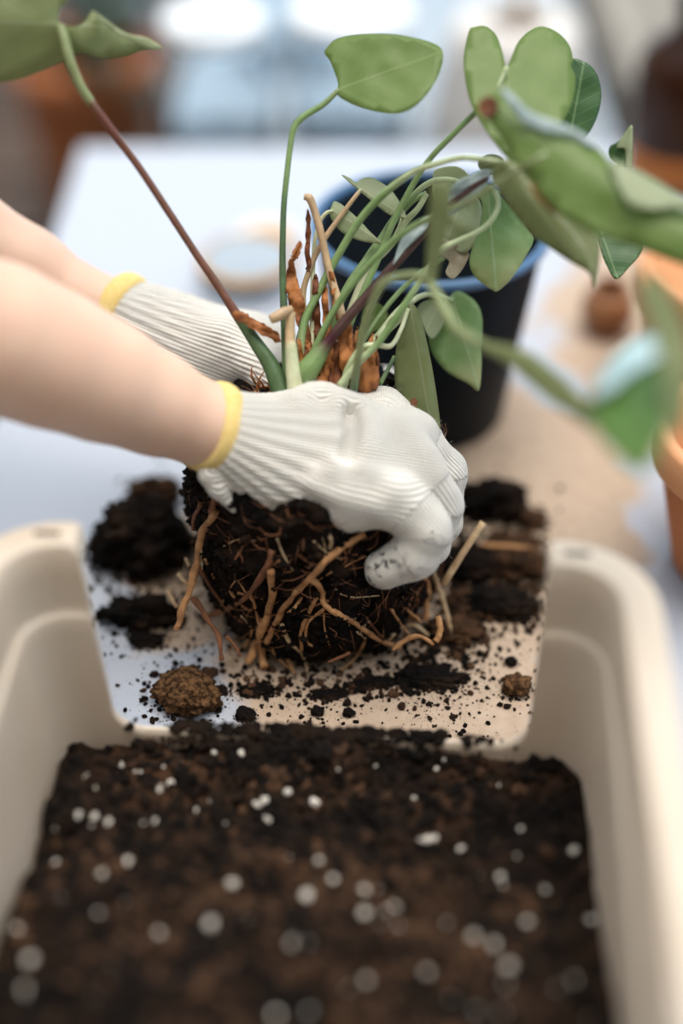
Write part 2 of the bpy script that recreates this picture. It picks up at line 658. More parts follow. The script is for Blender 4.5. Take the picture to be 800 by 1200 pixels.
def table_mat():
    """white glossy laminate with a tan film of dried soil dust around the plant"""
    m, nt, b = new_mat('table_laminate')
    L = nt.links.new
    N = nt.nodes.new
    tc = N('ShaderNodeNewGeometry')

    def mth(op, a, c=None):
        n = N('ShaderNodeMath')
        n.operation = op
        for i, x in enumerate((a, c)):
            if x is None:
                continue
            if isinstance(x, (int, float)):
                n.inputs[i].default_value = x
            else:
                L(x, n.inputs[i])
        return n.outputs[0]

    def blob(cx, cy, rx, ry):
        sp = N('ShaderNodeSeparateXYZ')
        L(tc.outputs['Position'], sp.inputs[0])
        dx = mth('DIVIDE', mth('SUBTRACT', sp.outputs[0], cx), rx)
        dy = mth('DIVIDE', mth('SUBTRACT', sp.outputs[1], cy), ry)
        r = mth('SQRT', mth('ADD', mth('MULTIPLY', dx, dx), mth('MULTIPLY', dy, dy)))
        return mth('SUBTRACT', 1.0, r)
    f = mth('MAXIMUM', mth('MAXIMUM', blob(0.035, 0.0, 0.145, 0.105), blob(0.12, 0.16, 0.13, 0.22)),
            mth('MAXIMUM', blob(-0.11, 0.10, 0.055, 0.09), blob(0.30, 0.42, 0.12, 0.22)))
    n = N('ShaderNodeTexNoise')
    n.inputs['Scale'].default_value = 16
    n.inputs['Detail'].default_value = 7
    L(tc.outputs['Position'], n.inputs['Vector'])
    f = mth('ADD', f, mth('MULTIPLY', mth('SUBTRACT', n.outputs['Fac'], 0.5), 1.3))
    mr = N('ShaderNodeMapRange')
    mr.inputs['From Min'].default_value = 0.02
    mr.inputs['From Max'].default_value = 0.22
    L(f, mr.inputs['Value'])
    n2 = N('ShaderNodeTexNoise')
    n2.inputs['Scale'].default_value = 90
    n2.inputs['Detail'].default_value = 5
    L(tc.outputs['Position'], n2.inputs['Vector'])
    dust = N('ShaderNodeMix')
    dust.data_type = 'RGBA'
    L(n2.outputs['Fac'], dust.inputs[0])
    dust.inputs[6].default_value = (0.36, 0.25, 0.172, 1)
    dust.inputs[7].default_value = (0.54, 0.415, 0.31, 1)
    mx = N('ShaderNodeMix')
    mx.data_type = 'RGBA'
    L(mr.outputs[0], mx.inputs[0])
    mx.inputs[6].default_value = (0.46, 0.49, 0.56, 1)
    L(dust.outputs[2], mx.inputs[7])
    L(mx.outputs[2], b.inputs['Base Color'])
    rr = N('ShaderNodeMapRange')
    rr.inputs['To Min'].default_value = 0.14
    rr.inputs['To Max'].default_value = 0.6
    L(mr.outputs[0], rr.inputs['Value'])
    L(rr.outputs[0], b.inputs['Roughness'])
    b.inputs['Specular IOR Level'].default_value = 0.6


table_mat()

# ------------------------------------------------------------------ floor; unseen walls and roof added to shape the light
FLOOR = -0.75
v, f = box_vf((-2.3, -2.5, FLOOR - 0.05), (4, 5.5, FLOOR))
obj('floor', v, f, 'floor_wood', kind='structure', smooth=False)
v, f = box_vf((-2.3, -2.5, FLOOR), (4, -2.4, 2.0))
obj('blocker_wall_near', v, f, 'plaster', kind='structure', smooth=False)  # unseen wall behind the camera, added to block and warm the front light
v, f = box_vf((-2.3, -2.4, FLOOR), (-2.2, 5.5, 2.0))
obj('bounce_wall_left', v, f, 'plaster', kind='structure', smooth=False)  # unseen wall behind the person, added for warm bounce light

v, f = box_vf((-2.3, -2.5, 2.0), (4, -1.05, 2.1))
obj('blocker_roof', v, f, 'plaster', kind='structure', smooth=False)  # unseen partial roof, added to keep sky light off the camera side

# ------------------------------------------------------------------ work table and side table
TX0, TX1, TY0, TY1 = -0.297, 1.15, -0.80, 0.82
tb = empty('potting_table', (0.43, 0.0, FLOOR), 'white glossy work table dusted with tan soil under the plant', 'table')
v, f = box_vf((TX0, TY0, -0.028), (TX1, TY1, 0.0), bev=0.003)
obj('tabletop', v, f, 'table_laminate', tb, smooth=False)
for (x, y) in ((TX0 + .06, TY0 + .06), (TX1 - .06, TY0 + .06), (TX0 + .06, TY1 - .06), (TX1 - .06, TY1 - .06)):
    v, f = box_vf((x - .02, y - .02, FLOOR), (x + .02, y + .02, -0.028), bev=0.003)
    obj('leg', v, f, 'steel_leg', tb, smooth=False)
SBZ = -0.11
sb = empty('side_table', (0.06, 1.37, FLOOR), 'white side table standing behind the work table with jars on it', 'table')
v, f = box_vf((-0.235, 0.90, SBZ - 0.03), (0.36, 1.85, SBZ), bev=0.003)
obj('tabletop', v, f, 'white_top', sb, smooth=False)
for (x, y) in ((-.17, .96), (.30, .96), (-.17, 1.79), (.30, 1.79)):
    v, f = box_vf((x - .022, y - .022, FLOOR), (x + .022, y + .022, SBZ - 0.03), bev=0.003)
    obj('leg', v, f, 'steel_leg', sb, smooth=False)

# ------------------------------------------------------------------ potting tray
TR_YAW = -0.058
TR_W, TR_L, TR_H, LIP = 0.166, 0.46, 0.188, 0.043
fy = -0.098
cy_, sy_ = math.cos(TR_YAW), math.sin(TR_YAW)
TR_C = np.array((-0.012, fy)) - np.array((-sy_, cy_)) * (TR_L / 2)


def tray_w(x, y, z=0.0):
    return np.array((TR_C[0] + cy_ * x - sy_ * y, TR_C[1] + sy_ * x + cy_ * y, z))


def tray_local(X, Y):
    dx, dy = X - TR_C[0], Y - TR_C[1]
    return cy_ * dx + sy_ * dy, -sy_ * dx + cy_ * dy


def build_tray():
    hw, hl, R = TR_W, TR_L / 2, 0.024
    ring = []   # (x, y, nx, ny, H, w)
    XO, RB, RTp = 0.127, 0.020, 0.010

    def hfun(ax):
        dx = ax - XO
        if dx < -RB:
            return LIP, 0.003
        if dx < -1e-7:
            return LIP + RB - math.sqrt(max(RB * RB - (dx + RB) ** 2, 0)), 0.003
        if dx < RTp:
            return TR_H - RTp + math.sqrt(max(RTp ** 2 - (RTp - dx) ** 2, 0)), 0.003 + 0.020 * min(1, dx / 0.004)
        return TR_H, 0.023
    xs = [hw - R - 1e-4, 0.138, XO + 0.008, XO + 0.006, XO + .004, XO + .0025, XO + .001, XO + 0.0002]
    # far side from right to left
    far = []
    xs_r = [x for x in xs]
    for x in xs_r:
        far.append((x, *hfun(x)))
    for k in range(1, 6):      # vertical part of the opening edge
        t = k / 6
        far.append((XO, (TR_H - RTp) * (1 - t) + (LIP + RB) * t, 0.003))
    for k in range(0, 9):
        a = k / 8 * math.pi / 2
        far.append((XO - RB + RB * math.cos(a), LIP + RB - RB * math.sin(a), 0.004))
    nmid = 14
    for k in range(1, nmid):
        far.append((XO - RB - 2 * (XO - RB) * k / nmid, LIP, 0.004))
    right = [q for q in far if q[0] > 0 and q[0] >= XO - RB - 1e-9]
    for q in right[::-1]:
        far.append((-q[0], q[1], q[2]))
    for (x, H, w) in far:
        ring.append((x, hl, 0, 1, H, w))

    def corner(cx, cy, a0):
        for k in range(1, 8):
            a = a0 + k / 8 * math.pi / 2
            ring.append((cx + R * math.cos(a), cy + R * math.sin(a), math.cos(a), math.sin(a), TR_H, 0.023))
    corner(-hw + R, hl - R, math.pi / 2)
    for k in range(17):
        y = (hl - R) - k / 16 * (2 * (hl - R))
        ring.append((-hw, y, -1, 0, TR_H, 0.023))
    corner(-hw + R, -hl + R, math.pi)
    for k in range(11):
        ring.append((-hw + R + k / 10 * 2 * (hw - R), -hl, 0, -1, TR_H, 0.023))
    corner(hw - R, -hl + R, 1.5 * math.pi)
    for k in range(17):
        y = -(hl - R) + k / 16 * (2 * (hl - R))
        ring.append((hw, y, 1, 0, TR_H, 0.023))
    corner(hw - R, hl - R, 0)

    LZ = 0.137

    def off(z):
        return 0.007 * (z / TR_H) - 0.004

    V = []
    for (x, y, nx, ny, H, w) in ring:
        pr = []
        for z in (0.003, 0.0045, 0.010, 0.03, 0.06, 0.1, 0.125, LZ - .004):
            zz = min(z, H - 0.004)
            pr.append((off(zz) - (0.003 if z == 0.003 else 0), zz))
        st = 0.0032 if H > LZ + 0.01 else 0.0
        for z, s in ((LZ - .001, .0008), (LZ, .0024), (LZ + .001, st), (LZ + .006, st), (LZ + 0.02, st), (0.17, st)):
            zz = min(z, H - 0.004)
            pr.append((off(zz) + (s if st else 0), zz))
        oh = off(H) + st
        pr += [(oh + 0.0004, H - 0.0025), (oh + 0.0015, H - 0.0006), (oh + 0.003, H)]
        fl = 0.014 * min(1, w / 0.023) + 0.002
        pr += [(oh + max(w - 0.004, .0032), H), (oh + max(w - 0.001, 0.0038), H - 0.0012), (oh + max(w, .004), H - 0.004),
               (oh + max(w, .004), H - fl), (oh + max(w, .004) - 0.0008, H - fl - 0.0003)]
        pr += [(oh + 0.0032, H - fl - 0.0002)]
        for z in (0.15, LZ + .002, LZ - .002, 0.1, 0.06, 0.02, 0.0):
            zz = min(z, H - fl - 0.0004)
            pr.append((off(zz) + 0.003 + (st if z > LZ else 0), zz))
        for (o_, z) in pr:
            ln = (0.008 if x > 0 else 0.005) * min(1.0, max(0.0, (0.142 - abs(x)) / 0.015)) if (ny == 1 and abs(x) > 0.09) else 0.0
            zz = z / TR_H
            V.append(tray_w(x + nx * o_ + math.copysign(ln, x) * zz - 0.007 * zz, y + ny * o_, z))
    M = len(pr)
    n = len(ring)
    F = []
    for i in range(n):
        k = (i + 1) % n
        for j in range(M - 1):
            F.append([i * M + j, k * M + j, k * M + j + 1, i * M + j + 1])
    F.append([i * M for i in range(n)][::-1])
    F.append([i * M + M - 1 for i in range(n)])
    return V, F


tray = empty('potting_tray', tray_w(0, 0, 0), 'cream plastic potting tray with high sides and open front, filled with soil', 'tray')
v, f = build_tray()
body = obj('tray_body', v, f, 'plastic', tray)
body.data.set_sharp_from_angle(angle=math.radians(38))
for e in (-1, 1):
    c = tray_w(e * 0.151 - 0.007, TR_L / 2 + 0.016, TR_H)
    v, f = box_vf((-0.0075, -0.0022, -0.001), (0.0075, 0.0022, 0.0003))
    v = [c + (cy_ * a[0] - sy_ * a[1], sy_ * a[0] + cy_ * a[1], a[2]) for a in v]
    obj('slot_shade', v, f, 'slot_shade_dark', tray, smooth=False)  # dark strip on the rim surface standing in for a shaded hole

# ------------------------------------------------------------------ soil in the tray


def soil_h(x, y):
    """height of the soil in tray coordinates"""
    t = TR_L / 2 - y
    s = min(max((t - 0.035) / 0.13, 0), 1)
    s = s * s * (3 - 2 * s)
    z = 0.028 + 0.034 * s + 0.028 * min(max((t - 0.12) / 0.15, 0), 1)
    e = min(1, (TR_W - abs(x)) / 0.045)
    z += -0.010 * (1 - e) * s
    z += 0.012 * math.exp(-((x + 0.01) / 0.08) ** 2) * math.exp(-(t / 0.03) ** 2)   # spilling over the lip
    z += 0.010 * math.exp(-((x + 0.14) / 0.05) ** 2 - ((t - 0.04) / 0.05) ** 2)
    z += 0.012 * math.exp(-((x - 0.15) / 0.03) ** 2 - ((t - 0.055) / 0.03) ** 2)
    z += 0.011 * fbm((x, y, 0.3), 20, 3) + 0.0055 * fbm((x, y, 1.3), 75, 4)
    return z


NX, NY = 130, 180
V, F = [], []
for j in range(NY + 1):
    for i in range(NX + 1):
        x = -TR_W + 0.004 + i / NX * (2 * TR_W - 0.008)
        y = -TR_L / 2 + 0.004 + j / NY * (TR_L - 0.008)
        V.append(tray_w(x, y, soil_h(x, y)))
for j in range(NY):
    for i in range(NX):
        a = j * (NX + 1) + i
        F.append([a, a + 1, a + NX + 2, a + NX + 1])
# a soil body: skirt down to the tray floor
rim = [i for i in range(NX + 1)] + [j * (NX + 1) + NX for j in range(1, NY + 1)] + \
      [NY * (NX + 1) + i for i in range(NX - 1, -1, -1)] + [j * (NX + 1) for j in range(NY - 1, 0, -1)]
b0 = len(V)
for i in rim:
    q = V[i]
    V.append(np.array((q[0], q[1], 0.0045)))
for k in range(len(rim)):
    k2 = (k + 1) % len(rim)
    F.append([rim[k], b0 + k, b0 + k2, rim[k2]])
F.append([b0 + k for k in range(len(rim))][::-1])
soil_bvh = BVHTree.FromPolygons([Vector(q) for q in V], F)
soil = obj('potting_soil', V, F, 'soil', label='dark brown potting soil heaped inside the cream plastic tray', cat='soil', kind='stuff')
pos, siz = [], []
for k in range(20000):
    x = random.uniform(-TR_W + 0.008, TR_W - 0.008)
    y = random.uniform(-TR_L / 2 + 0.10, TR_L / 2 - 0.006)
    s = 0.0005 + 0.0046 * random.random() ** 5
    pos.append(tray_w(x, y, soil_h(x, y) + s * 0.2))
    siz.append(s)
pos, siz = np.array(pos), np.array(siz)
brown = []
for q in pos:
    lx, ly = tray_local(q[0], q[1])
    t = TR_L / 2 - ly
    m = 1.0 - math.hypot((lx - 0.005) / 0.115, (t - 0.19) / 0.125) + 1.1 * fbm((lx, ly, 5.1), 14, 3)
    brown.append(min(max(m, 0.04), 0.55))
pick = RNG.random(len(pos)) > np.array(brown)
v, f = grains_vf(pos[pick], siz[pick])
obj('soil_crumbs', v, f, 'soil_dark', soil, kind='stuff', smooth=False)
v, f = grains_vf(pos[~pick], siz[~pick] * 1.0)
obj('bark_crumbs', v, f, 'soil_bark', soil, kind='stuff', smooth=False)


def hit(px, py, bvh, default=None):
    r = ray(px, py)
    loc, nrm, idx, dist = bvh.ray_cast(Vector(CAM), Vector(r))
    return (np.array(loc), np.array(nrm)) if loc is not None else default


# perlite, each granule of its own
PERL = [(102, 912, 8), (112, 925, 5), (200, 919, 9), (187, 927, 7), (249, 940, 10), (92, 957, 10), (111, 959, 10), (127, 965, 8), (67, 972, 8),
        (65, 1014, 9), (119, 1025, 9), (149, 1012, 11), (182, 964, 8), (283, 884, 8), (276, 888, 6), (210, 892, 6), (251, 883, 6), (200, 877, 6), (337, 930, 10),
        (369, 942, 11), (314, 962, 10), (310, 940, 11), (301, 944, 9), (232, 952, 9), (360, 1052, 14), (345, 1107, 14), (247, 1085, 12), (186, 1096, 10),
        (272, 1037, 11), (375, 1012, 10), (390, 1032, 10), (22, 1090, 13), (35, 1127, 12), (320, 1192, 13), (362, 1192, 13), (142, 897, 7),
        (417, 959, 9), (500, 985, 10), (509, 984, 9), (492, 987, 8), (540, 996, 9), (520, 892, 6), (511, 902, 6), (486, 936, 6), (473, 915, 4), (552, 894, 6), (585, 922, 6),
        (672, 998, 10), (639, 1044, 9), (650, 1063, 10), (617, 1082, 9), (691, 1080, 10), (462, 1067, 13), (425, 1045, 11), (427, 1072, 12),
        (467, 1092, 13), (555, 1098, 10), (578, 1109, 10), (596, 1134, 12), (520, 1083, 9), (586, 1029, 9), (610, 972, 6), (540, 925, 5),
        (450, 852, 6), (502, 850, 5), (396, 902, 4), (165, 905, 4), (330, 905, 4), (440, 898, 4), (30, 1160, 9), (130, 1130, 7), (230, 1150, 8), (430, 1150, 10), (500, 1140, 8), (530, 1170, 9), (670, 1150, 8)]
for k in range(70):
    t = random.random()
    py = 875 + 320 * t
    PERL.append((random.uniform(60 - 60 * t, 610 + 90 * t), py, random.uniform(2.2, 4.5) * (1 + 0.5 * t)))
PM = []
for k in range(6):
    j = 1 + 0.28 * (RNG.random((len(ICO2), 1)) - 0.5) * 2
    pv = ICO2 * j * np.array((1.1, 0.9, 0.75))
    me = bpy.data.meshes.new('perlite_granule')
    me.from_pydata(pv.tolist(), [], ICO2F.tolist())
    me.materials.append(MATS['perlite'])
    PM.append(me)
for k, (px, py, w) in enumerate(PERL):
    h = hit(px, py, soil_bvh)
    if h is None:
        continue
    dd = float(np.dot(h[0] - CAM, FW))
    r = M_PX(w * 0.5, dd)
    o = bpy.data.objects.new('perlite_granule', PM[k % 6])
    o.location = h[0] + np.array((0, 0, 0.55 * r))
    o.scale = (r, r, r)
    o.rotation_euler = (random.uniform(-.5, .5), random.uniform(-.5, .5), random.random() * 6.28)
    COL.objects.link(o)
    o['label'] = 'white perlite granule lying in the dark soil of the tray'
    o['category'] = 'perlite'
    o['group'] = 'perlite granules in the tray soil'

# ------------------------------------------------------------------ the plant: root ball
BC = np.array((-0.016, 0.080, 0.0))
PROF = [(0.0, 0.070), (0.01, 0.079), (0.03, 0.085), (0.06, 0.086), (0.10, 0.089), (0.13, 0.088), (0.150, 0.080), (0.163, 0.064), (0.170, 0.040), (0.172, 0.012)]


def prof_r(z):
    for (a, ra), (b, rb) in zip(PROF, PROF[1:]):
        if a <= z <= b:
            t = (z - a) / (b - a)
            return ra + (rb - ra) * t
    return PROF[-1][1]


plant = empty('uprooted_plant', BC, 'uprooted heart-leaved green houseplant with long stalks and bare root ball, held by gloved hands', 'plant')
SEG, RW = 120, 80
V, F = [], []
for i in range(RW + 1):
    z = 0.172 * (1 - (1 - i / RW) ** 1.0)
    for j in range(SEG):
        a = 2 * math.pi * j / SEG
        r = prof_r(z)
        q = np.array((r * math.cos(a), r * math.sin(a), z))
        d = 0.0075 * fbm(q, 28, 3) + 0.0040 * fbm(q + 3, 95, 4)
        V.append(BC + q + d * np.array((math.cos(a), math.sin(a), 0.15 if i > 2 else 0)) )
for i in range(RW):
    for j in range(SEG):
        k = (j + 1) % SEG
        F.append([i * SEG + j, i * SEG + k, (i + 1) * SEG + k, (i + 1) * SEG + j])
F.append(list(range(SEG))[::-1])
F.append([RW * SEG + j for j in range(SEG)])
V = [np.array((q[0], q[1], max(q[2], 0.0))) for q in V]
ball_bvh = BVHTree.FromPolygons([Vector(q) for q in V], F)
ball = obj('root_ball', V, F, 'soil_dark', plant, label='black soil bound by tan roots')
pos, siz = [], []
for k in range(6500):
    z = random.uniform(0.002, 0.165)
    a = random.random() * 6.283
    r = prof_r(z)
    q = np.array((r * math.cos(a), r * math.sin(a), z))
    d = 0.0075 * fbm(q, 28, 3) + 0.0040 * fbm(q + 3, 95, 4)
    s = 0.0006 + 0.0026 * random.random() ** 3
    pos.append(BC + q + (d + s * 0.3) * np.array((math.cos(a), math.sin(a), 0.1)))
    siz.append(s)
v, f = grains_vf(np.array(pos), np.array(siz))
obj('soil_crumbs', v, f, 'soil_dark', ball, kind='stuff', smooth=False)


def root(pts, w, mat='root_tan', lift=0.75, free=None, w_end=None, sides=7, parent=None, name='root', jit=0.25):
    """pts in photo pixels, laid on the root ball's surface; w = width in px"""
    parent = parent or ball
    pp = catmull([(a, b) for a, b in pts], 7)
    ws = random.random() * 50
    pp = np.array([(a + 0.28 * w * noise.noise(Vector((k * .45, ws, 0))), b + 0.28 * w * noise.noise(Vector((k * .45, ws, 7)))) for k, (a, b) in enumerate(pp)])
    n = len(pp)
    out, rad = [], []
    lastd = None
    for i, (x, y) in enumerate(pp):
        h = hit(x, y, ball_bvh)
        t = i / (n - 1)
        ww = (w + ((w_end if w_end is not None else w * 0.7) - w) * t)
        if free is not None:
            dd = free[0] + (free[1] - free[0]) * t
            q = P(x, y, dd)
        elif h is not None:
            dd = float(np.dot(h[0] - CAM, FW)) - M_PX(ww * 0.5, 0.95) * lift
            if lastd is not None:
                dd = lastd + max(-0.006, min(0.006, dd - lastd))
            q = P(x, y, dd)
        else:
            dd = lastd if lastd is not None else 0.97
            q = P(x, y, dd)
        lastd = dd
        if q[2] < 0.0045:
            q = on_z(x, y, 0.0045)
        out.append(q)
        rad.append(M_PX(ww * 0.5, dd) * (1 + jit * (random.random() - 0.5) + 0.35 * noise.noise(Vector((i * .35, ws, 3)))))
    # smooth depth
    out = np.array(out)
    sm = out.copy()
    sm[1:-1] = (out[:-2] + 2 * out[1:-1] + out[2:]) / 4
    v, f = tube_vf(sm, rad, sides)
    obj(name, v, f, mat, parent)


ROOTS = [
    ([(252, 598), (236, 629), (227, 670), (218, 701), (207, 738)], 10, 'root_tan', 7),
    ([(319, 645), (312, 665), (290, 697), (267, 713), (243, 722)], 7, 'root_red', 6),
    ([(427, 625), (393, 647), (366, 674), (344, 697), (326, 724), (312, 753)], 8, 'root_tan', 6),
    ([(317, 668), (319, 701), (308, 733), (299, 758), (290, 777)], 8, 'root_tan', 8),
    ([(306, 728), (306, 755), (309, 782)], 8, 'root_tan', 10),
    ([(364, 677), (378, 694), (380, 708), (411, 728), (443, 749), (470, 760)], 7, 'root_tan', 5),
    ([(225, 699), (245, 728), (256, 746), (259, 774)], 6, 'root_red', 5),
    ([(231, 661), (258, 704), (281, 728)], 4, 'root_red', 3),
    ([(371, 699), (357, 728), (352, 745), (353, 762)], 5, 'root_tan', 3),
    ([(382, 712), (362, 728), (358, 748), (366, 757)], 4, 'root_tan', 2.5),
    ([(330, 731), (339, 753), (353, 765), (360, 786)], 5, 'root_pale', 3),
    ([(351, 650), (364, 660), (376, 664)], 4, 'root_red', 3),
    ([(383, 622), (388, 635), (386, 643)], 5, 'root_pale', 3),
    ([(293, 695), (300, 715), (303, 733)], 4, 'root_tan', 3),
    ([(353, 701), (345, 713), (336, 718)], 4, 'root_tan', 3),
    ([(470, 699), (473, 711), (486, 722), (493, 729)], 4, 'root_tan', 3),
    ([(393, 690), (402, 697), (416, 700), (444, 698)], 2.4, 'root_pale', 1.5),
    ([(265, 745), (276, 758), (282, 770)], 4, 'root_red', 3),
    ([(337, 772), (341, 782), (345, 790)], 4, 'root_tan', 3),
    ([(247, 600), (252, 585), (256, 574)], 7, 'root_red', 5),
    ([(235, 590), (228, 606), (226, 622)], 5, 'root_red', 4),
    ([(285, 640), (276, 655), (268, 664)], 3, 'root_red', 2),
    ([(410, 765), (394, 772), (384, 776)], 4, 'root_red', 2),
    ([(452, 752), (468, 738), (484, 732), (502, 745)], 5, 'root_pale', 4),
    ([(460, 762), (478, 748), (494, 746), (508, 756)], 5, 'root_tan', 4),
    ([(506, 668), (512, 686), (519, 703), (524, 722), (528, 742)], 6, 'root_pale', 5),
    ([(496, 672), (501, 690), (500, 706), (498, 728)], 6, 'root_tan', 6),
    ([(488, 690), (489, 712), (484, 730)], 4, 'root_red', 3),
    ([(512, 722), (516, 738), (510, 752)], 7, 'root_tan', 6),
    ([(432, 727), (424, 738), (420, 744)], 3, 'root_pale', 2),
    ([(425, 712), (418, 722), (408, 733)], 2.4, 'root_pale', 1.6),
    ([(418, 740), (428, 748)], 2.5, 'root_pale', 2),
    ([(400, 655), (420, 650), (446, 660)], 2.2, 'root_red', 1.5),
    ([(262, 640), (280, 632), (300, 634)], 2.0, 'root_pale', 1.2),
    ([(300, 735), (322, 742), (330, 752)], 3, 'root_red', 2),
    ([(240, 655), (250, 675), (252, 695)], 3, 'root_tan', 2),
]
for (pts, w, m, we) in ROOTS:
    root(pts, w * 1.15, m, w_end=we * 1.15)
for (pts, w, dd) in (([(217, 654), (222, 664)], 5, (0.98, 0.98)), ([(209, 672), (214, 680), (221, 686)], 6, (0.985, 0.98)), ([(198, 692), (201, 702), (208, 712)], 6, (0.99, 0.985))):
    root(pts, w, 'root_pale', free=dd, w_end=4)
rr = random.Random(21)
for k in range(46):
    x0, y0 = rr.uniform(235, 520), rr.uniform(625, 765)
    a = rr.gauss(math.pi / 2, 0.7)
    L = rr.uniform(14, 46)
    pts = [(x0, y0), (x0 + L * .5 * math.cos(a) + rr.uniform(-5, 5), y0 + L * .5 * math.sin(a)), (x0 + L * math.cos(a) + rr.uniform(-6, 6), y0 + L * math.sin(a))]
    if hit(x0, y0, ball_bvh) is None or pts[2][1] > 788:
        continue
    w = rr.uniform(1.6, 4.2)
    root(pts, w, rr.choice(['root_red', 'root_red', 'root_tan', 'root_tan', 'root_pale']), w_end=w * .5, sides=6)
# fine fibrous root hairs, uncountable
parts = []
for k in range(260):
    z = random.uniform(0.025, 0.15)
    a = random.uniform(math.pi * 0.95, math.pi * 2.05)
    p0 = BC + np.array((prof_r(z) * math.cos(a), prof_r(z) * math.sin(a), z))
    nrm = np.array((math.cos(a), math.sin(a), 0))
    tan = np.array((-math.sin(a), math.cos(a), 0)) * random.uniform(-1, 1) + np.array((0, 0, 1)) * random.uniform(-1, .5)
    tan /= np.linalg.norm(tan)
    ln = random.uniform(0.006, 0.022)
    p1 = p0 + tan * ln * 0.5 + nrm * random.uniform(0.001, 0.006)
    p2 = p0 + tan * ln + nrm * random.uniform(-0.002, 0.004)
    p2[2] = max(p2[2], 0.001)
    path = catmull([p0, p1, p2], 3)
    parts.append(tube_vf(path, np.linspace(0.00028, 0.00012, len(path)) * random.uniform(0.6, 1.4), 4))
v, f = join_vf(parts)
obj('root_hairs', v, f, 'root_red', ball, kind='stuff')

# ------------------------------------------------------------------ the plant: stalks and leaves
G = {'green': rgb('#7f9a62'), 'pale': rgb('#b9c69b'), 'deep': rgb('#4f6a45'), 'brown': rgb('#6f4736'), 'dark': rgb('#4a2c26'),
     'tan': rgb('#b89a78'), 'olive': rgb('#8b9668'), 'white': rgb('#cfd2ae'), 'beige': rgb('#cbb08a')}


def stalk(pts, name='leaf_stalk', sides=10, label=None, mat='stem', n=8, flat=1.0):
    """pts rows: px, py, depth, width px, colour"""
    rows = []
    for (x, y, d, w, c) in pts:
        q = P(x, y, d)
        rows.append([*q, M_PX(w * 0.5, d), *G[c]])
    s = catmull(rows, n)
    v, f = tube_vf(s[:, :3], np.maximum(s[:, 3], 0.0003), sides, flat=flat)
    cols = np.repeat(np.clip(s[:, 4:7], 0, 1), sides, axis=0)
    return obj(name, v, f, mat, plant, cols=cols, label=label)


def smooth_closed(pts, n=4):
    p = np.asarray(pts, float)
    m = len(p)
    out = []
    for i in range(m):
        a, b, c, d = p[i - 1], p[i], p[(i + 1) % m], p[(i + 2) % m]
        for k in range(n):
            t = k / n
            out.append(0.5 * (2 * b + (c - a) * t + (2 * a - 5 * b + 4 * c - d) * t * t + (3 * b - a - 3 * c + d) * t ** 3))
    return np.array(out)


def leaf(outline, base, tip, db, dt, mat, parent=None, tilt=0.0, fold=0.0, arch=0.0, wave=0.0015, name='leaf', label=None, smooth=True,
         thick=0.0006, bend=None, vein=True, ragged=0.0, ripple=0.0):
    """outline in photo px; depth runs from db at the base to dt at the tip; tilt: depth per metre across, fold: v-shape, arch: bow along"""
    o = smooth_closed(outline) if smooth else np.asarray(outline, float)
    if ragged:
        o = o + ragged * (RNG.random(o.shape) - 0.5) * 2
    base = np.array(base, float)
    tip = np.array(tip, float)
    ax = tip - base
    ln = np.linalg.norm(ax)
    ax /= ln
    lat = np.array((-ax[1], ax[0]))
    lo, hi = o.min(0), o.max(0)
    st = max(hi - lo) / 18
    pts = [Vector((a, b)) for a, b in o]
    nb = len(pts)
    edges = [(i, (i + 1) % nb) for i in range(nb)]
    gx = np.arange(lo[0] + st / 2, hi[0], st)
    gy = np.arange(lo[1] + st / 2, hi[1], st)
    for i, x in enumerate(gx):
        for y in gy:
            yy = y + (st / 2 if i % 2 else 0)
            dm = np.min(np.hypot(o[:, 0] - x, o[:, 1] - yy))
            if dm > st * 0.45:
                # inside test
                ins = False
                j = nb - 1
                for k in range(nb):
                    if (o[k, 1] > yy) != (o[j, 1] > yy) and x < (o[j, 0] - o[k, 0]) * (yy - o[k, 1]) / (o[j, 1] - o[k, 1]) + o[k, 0]:
                        ins = not ins
                    j = k
                if ins:
                    pts.append(Vector((x, yy)))
    # points along the midrib keep the fold crisp
    vv, ee, ff, _, _, _ = delaunay_2d_cdt(pts, edges, [], 1, 1e-6)
    V, UV = [], []
    dm = 0.5 * (db + dt)
    seed = random.random() * 10
    for q in vv:
        q = np.array(q)
        u = float(np.dot(q - base, ax)) / ln
        vm = float(np.dot(q - base, lat)) * dm / FPX
        uc = min(max(u, -0.6), 1.2)
        d = db + (dt - db) * uc + tilt * vm + fold * abs(vm) + arch * (uc * (1 - uc)) * 4
        d += wave * noise.noise(Vector((q[0] / 22, q[1] / 22, seed)))
        if ripple:
            d += ripple * math.sin(vm * 2600 + 3 * noise.noise(Vector((q[0] / 9, q[1] / 14, seed))))
        if bend is not None:
            d += bend(q[0], q[1])
        V.append(P(q[0], q[1], d))
        UV.append((u, vm * 10))
    F = [list(t) for t in ff]
    lo_ = obj(name, V, F, mat, parent or plant, uvs=UV, label=label)
    # thickness
    md = lo_.modifiers.new('thickness', 'SOLIDIFY')
    md.thickness = thick
    md.offset = 0
    return lo_


BASE_D = 0.940
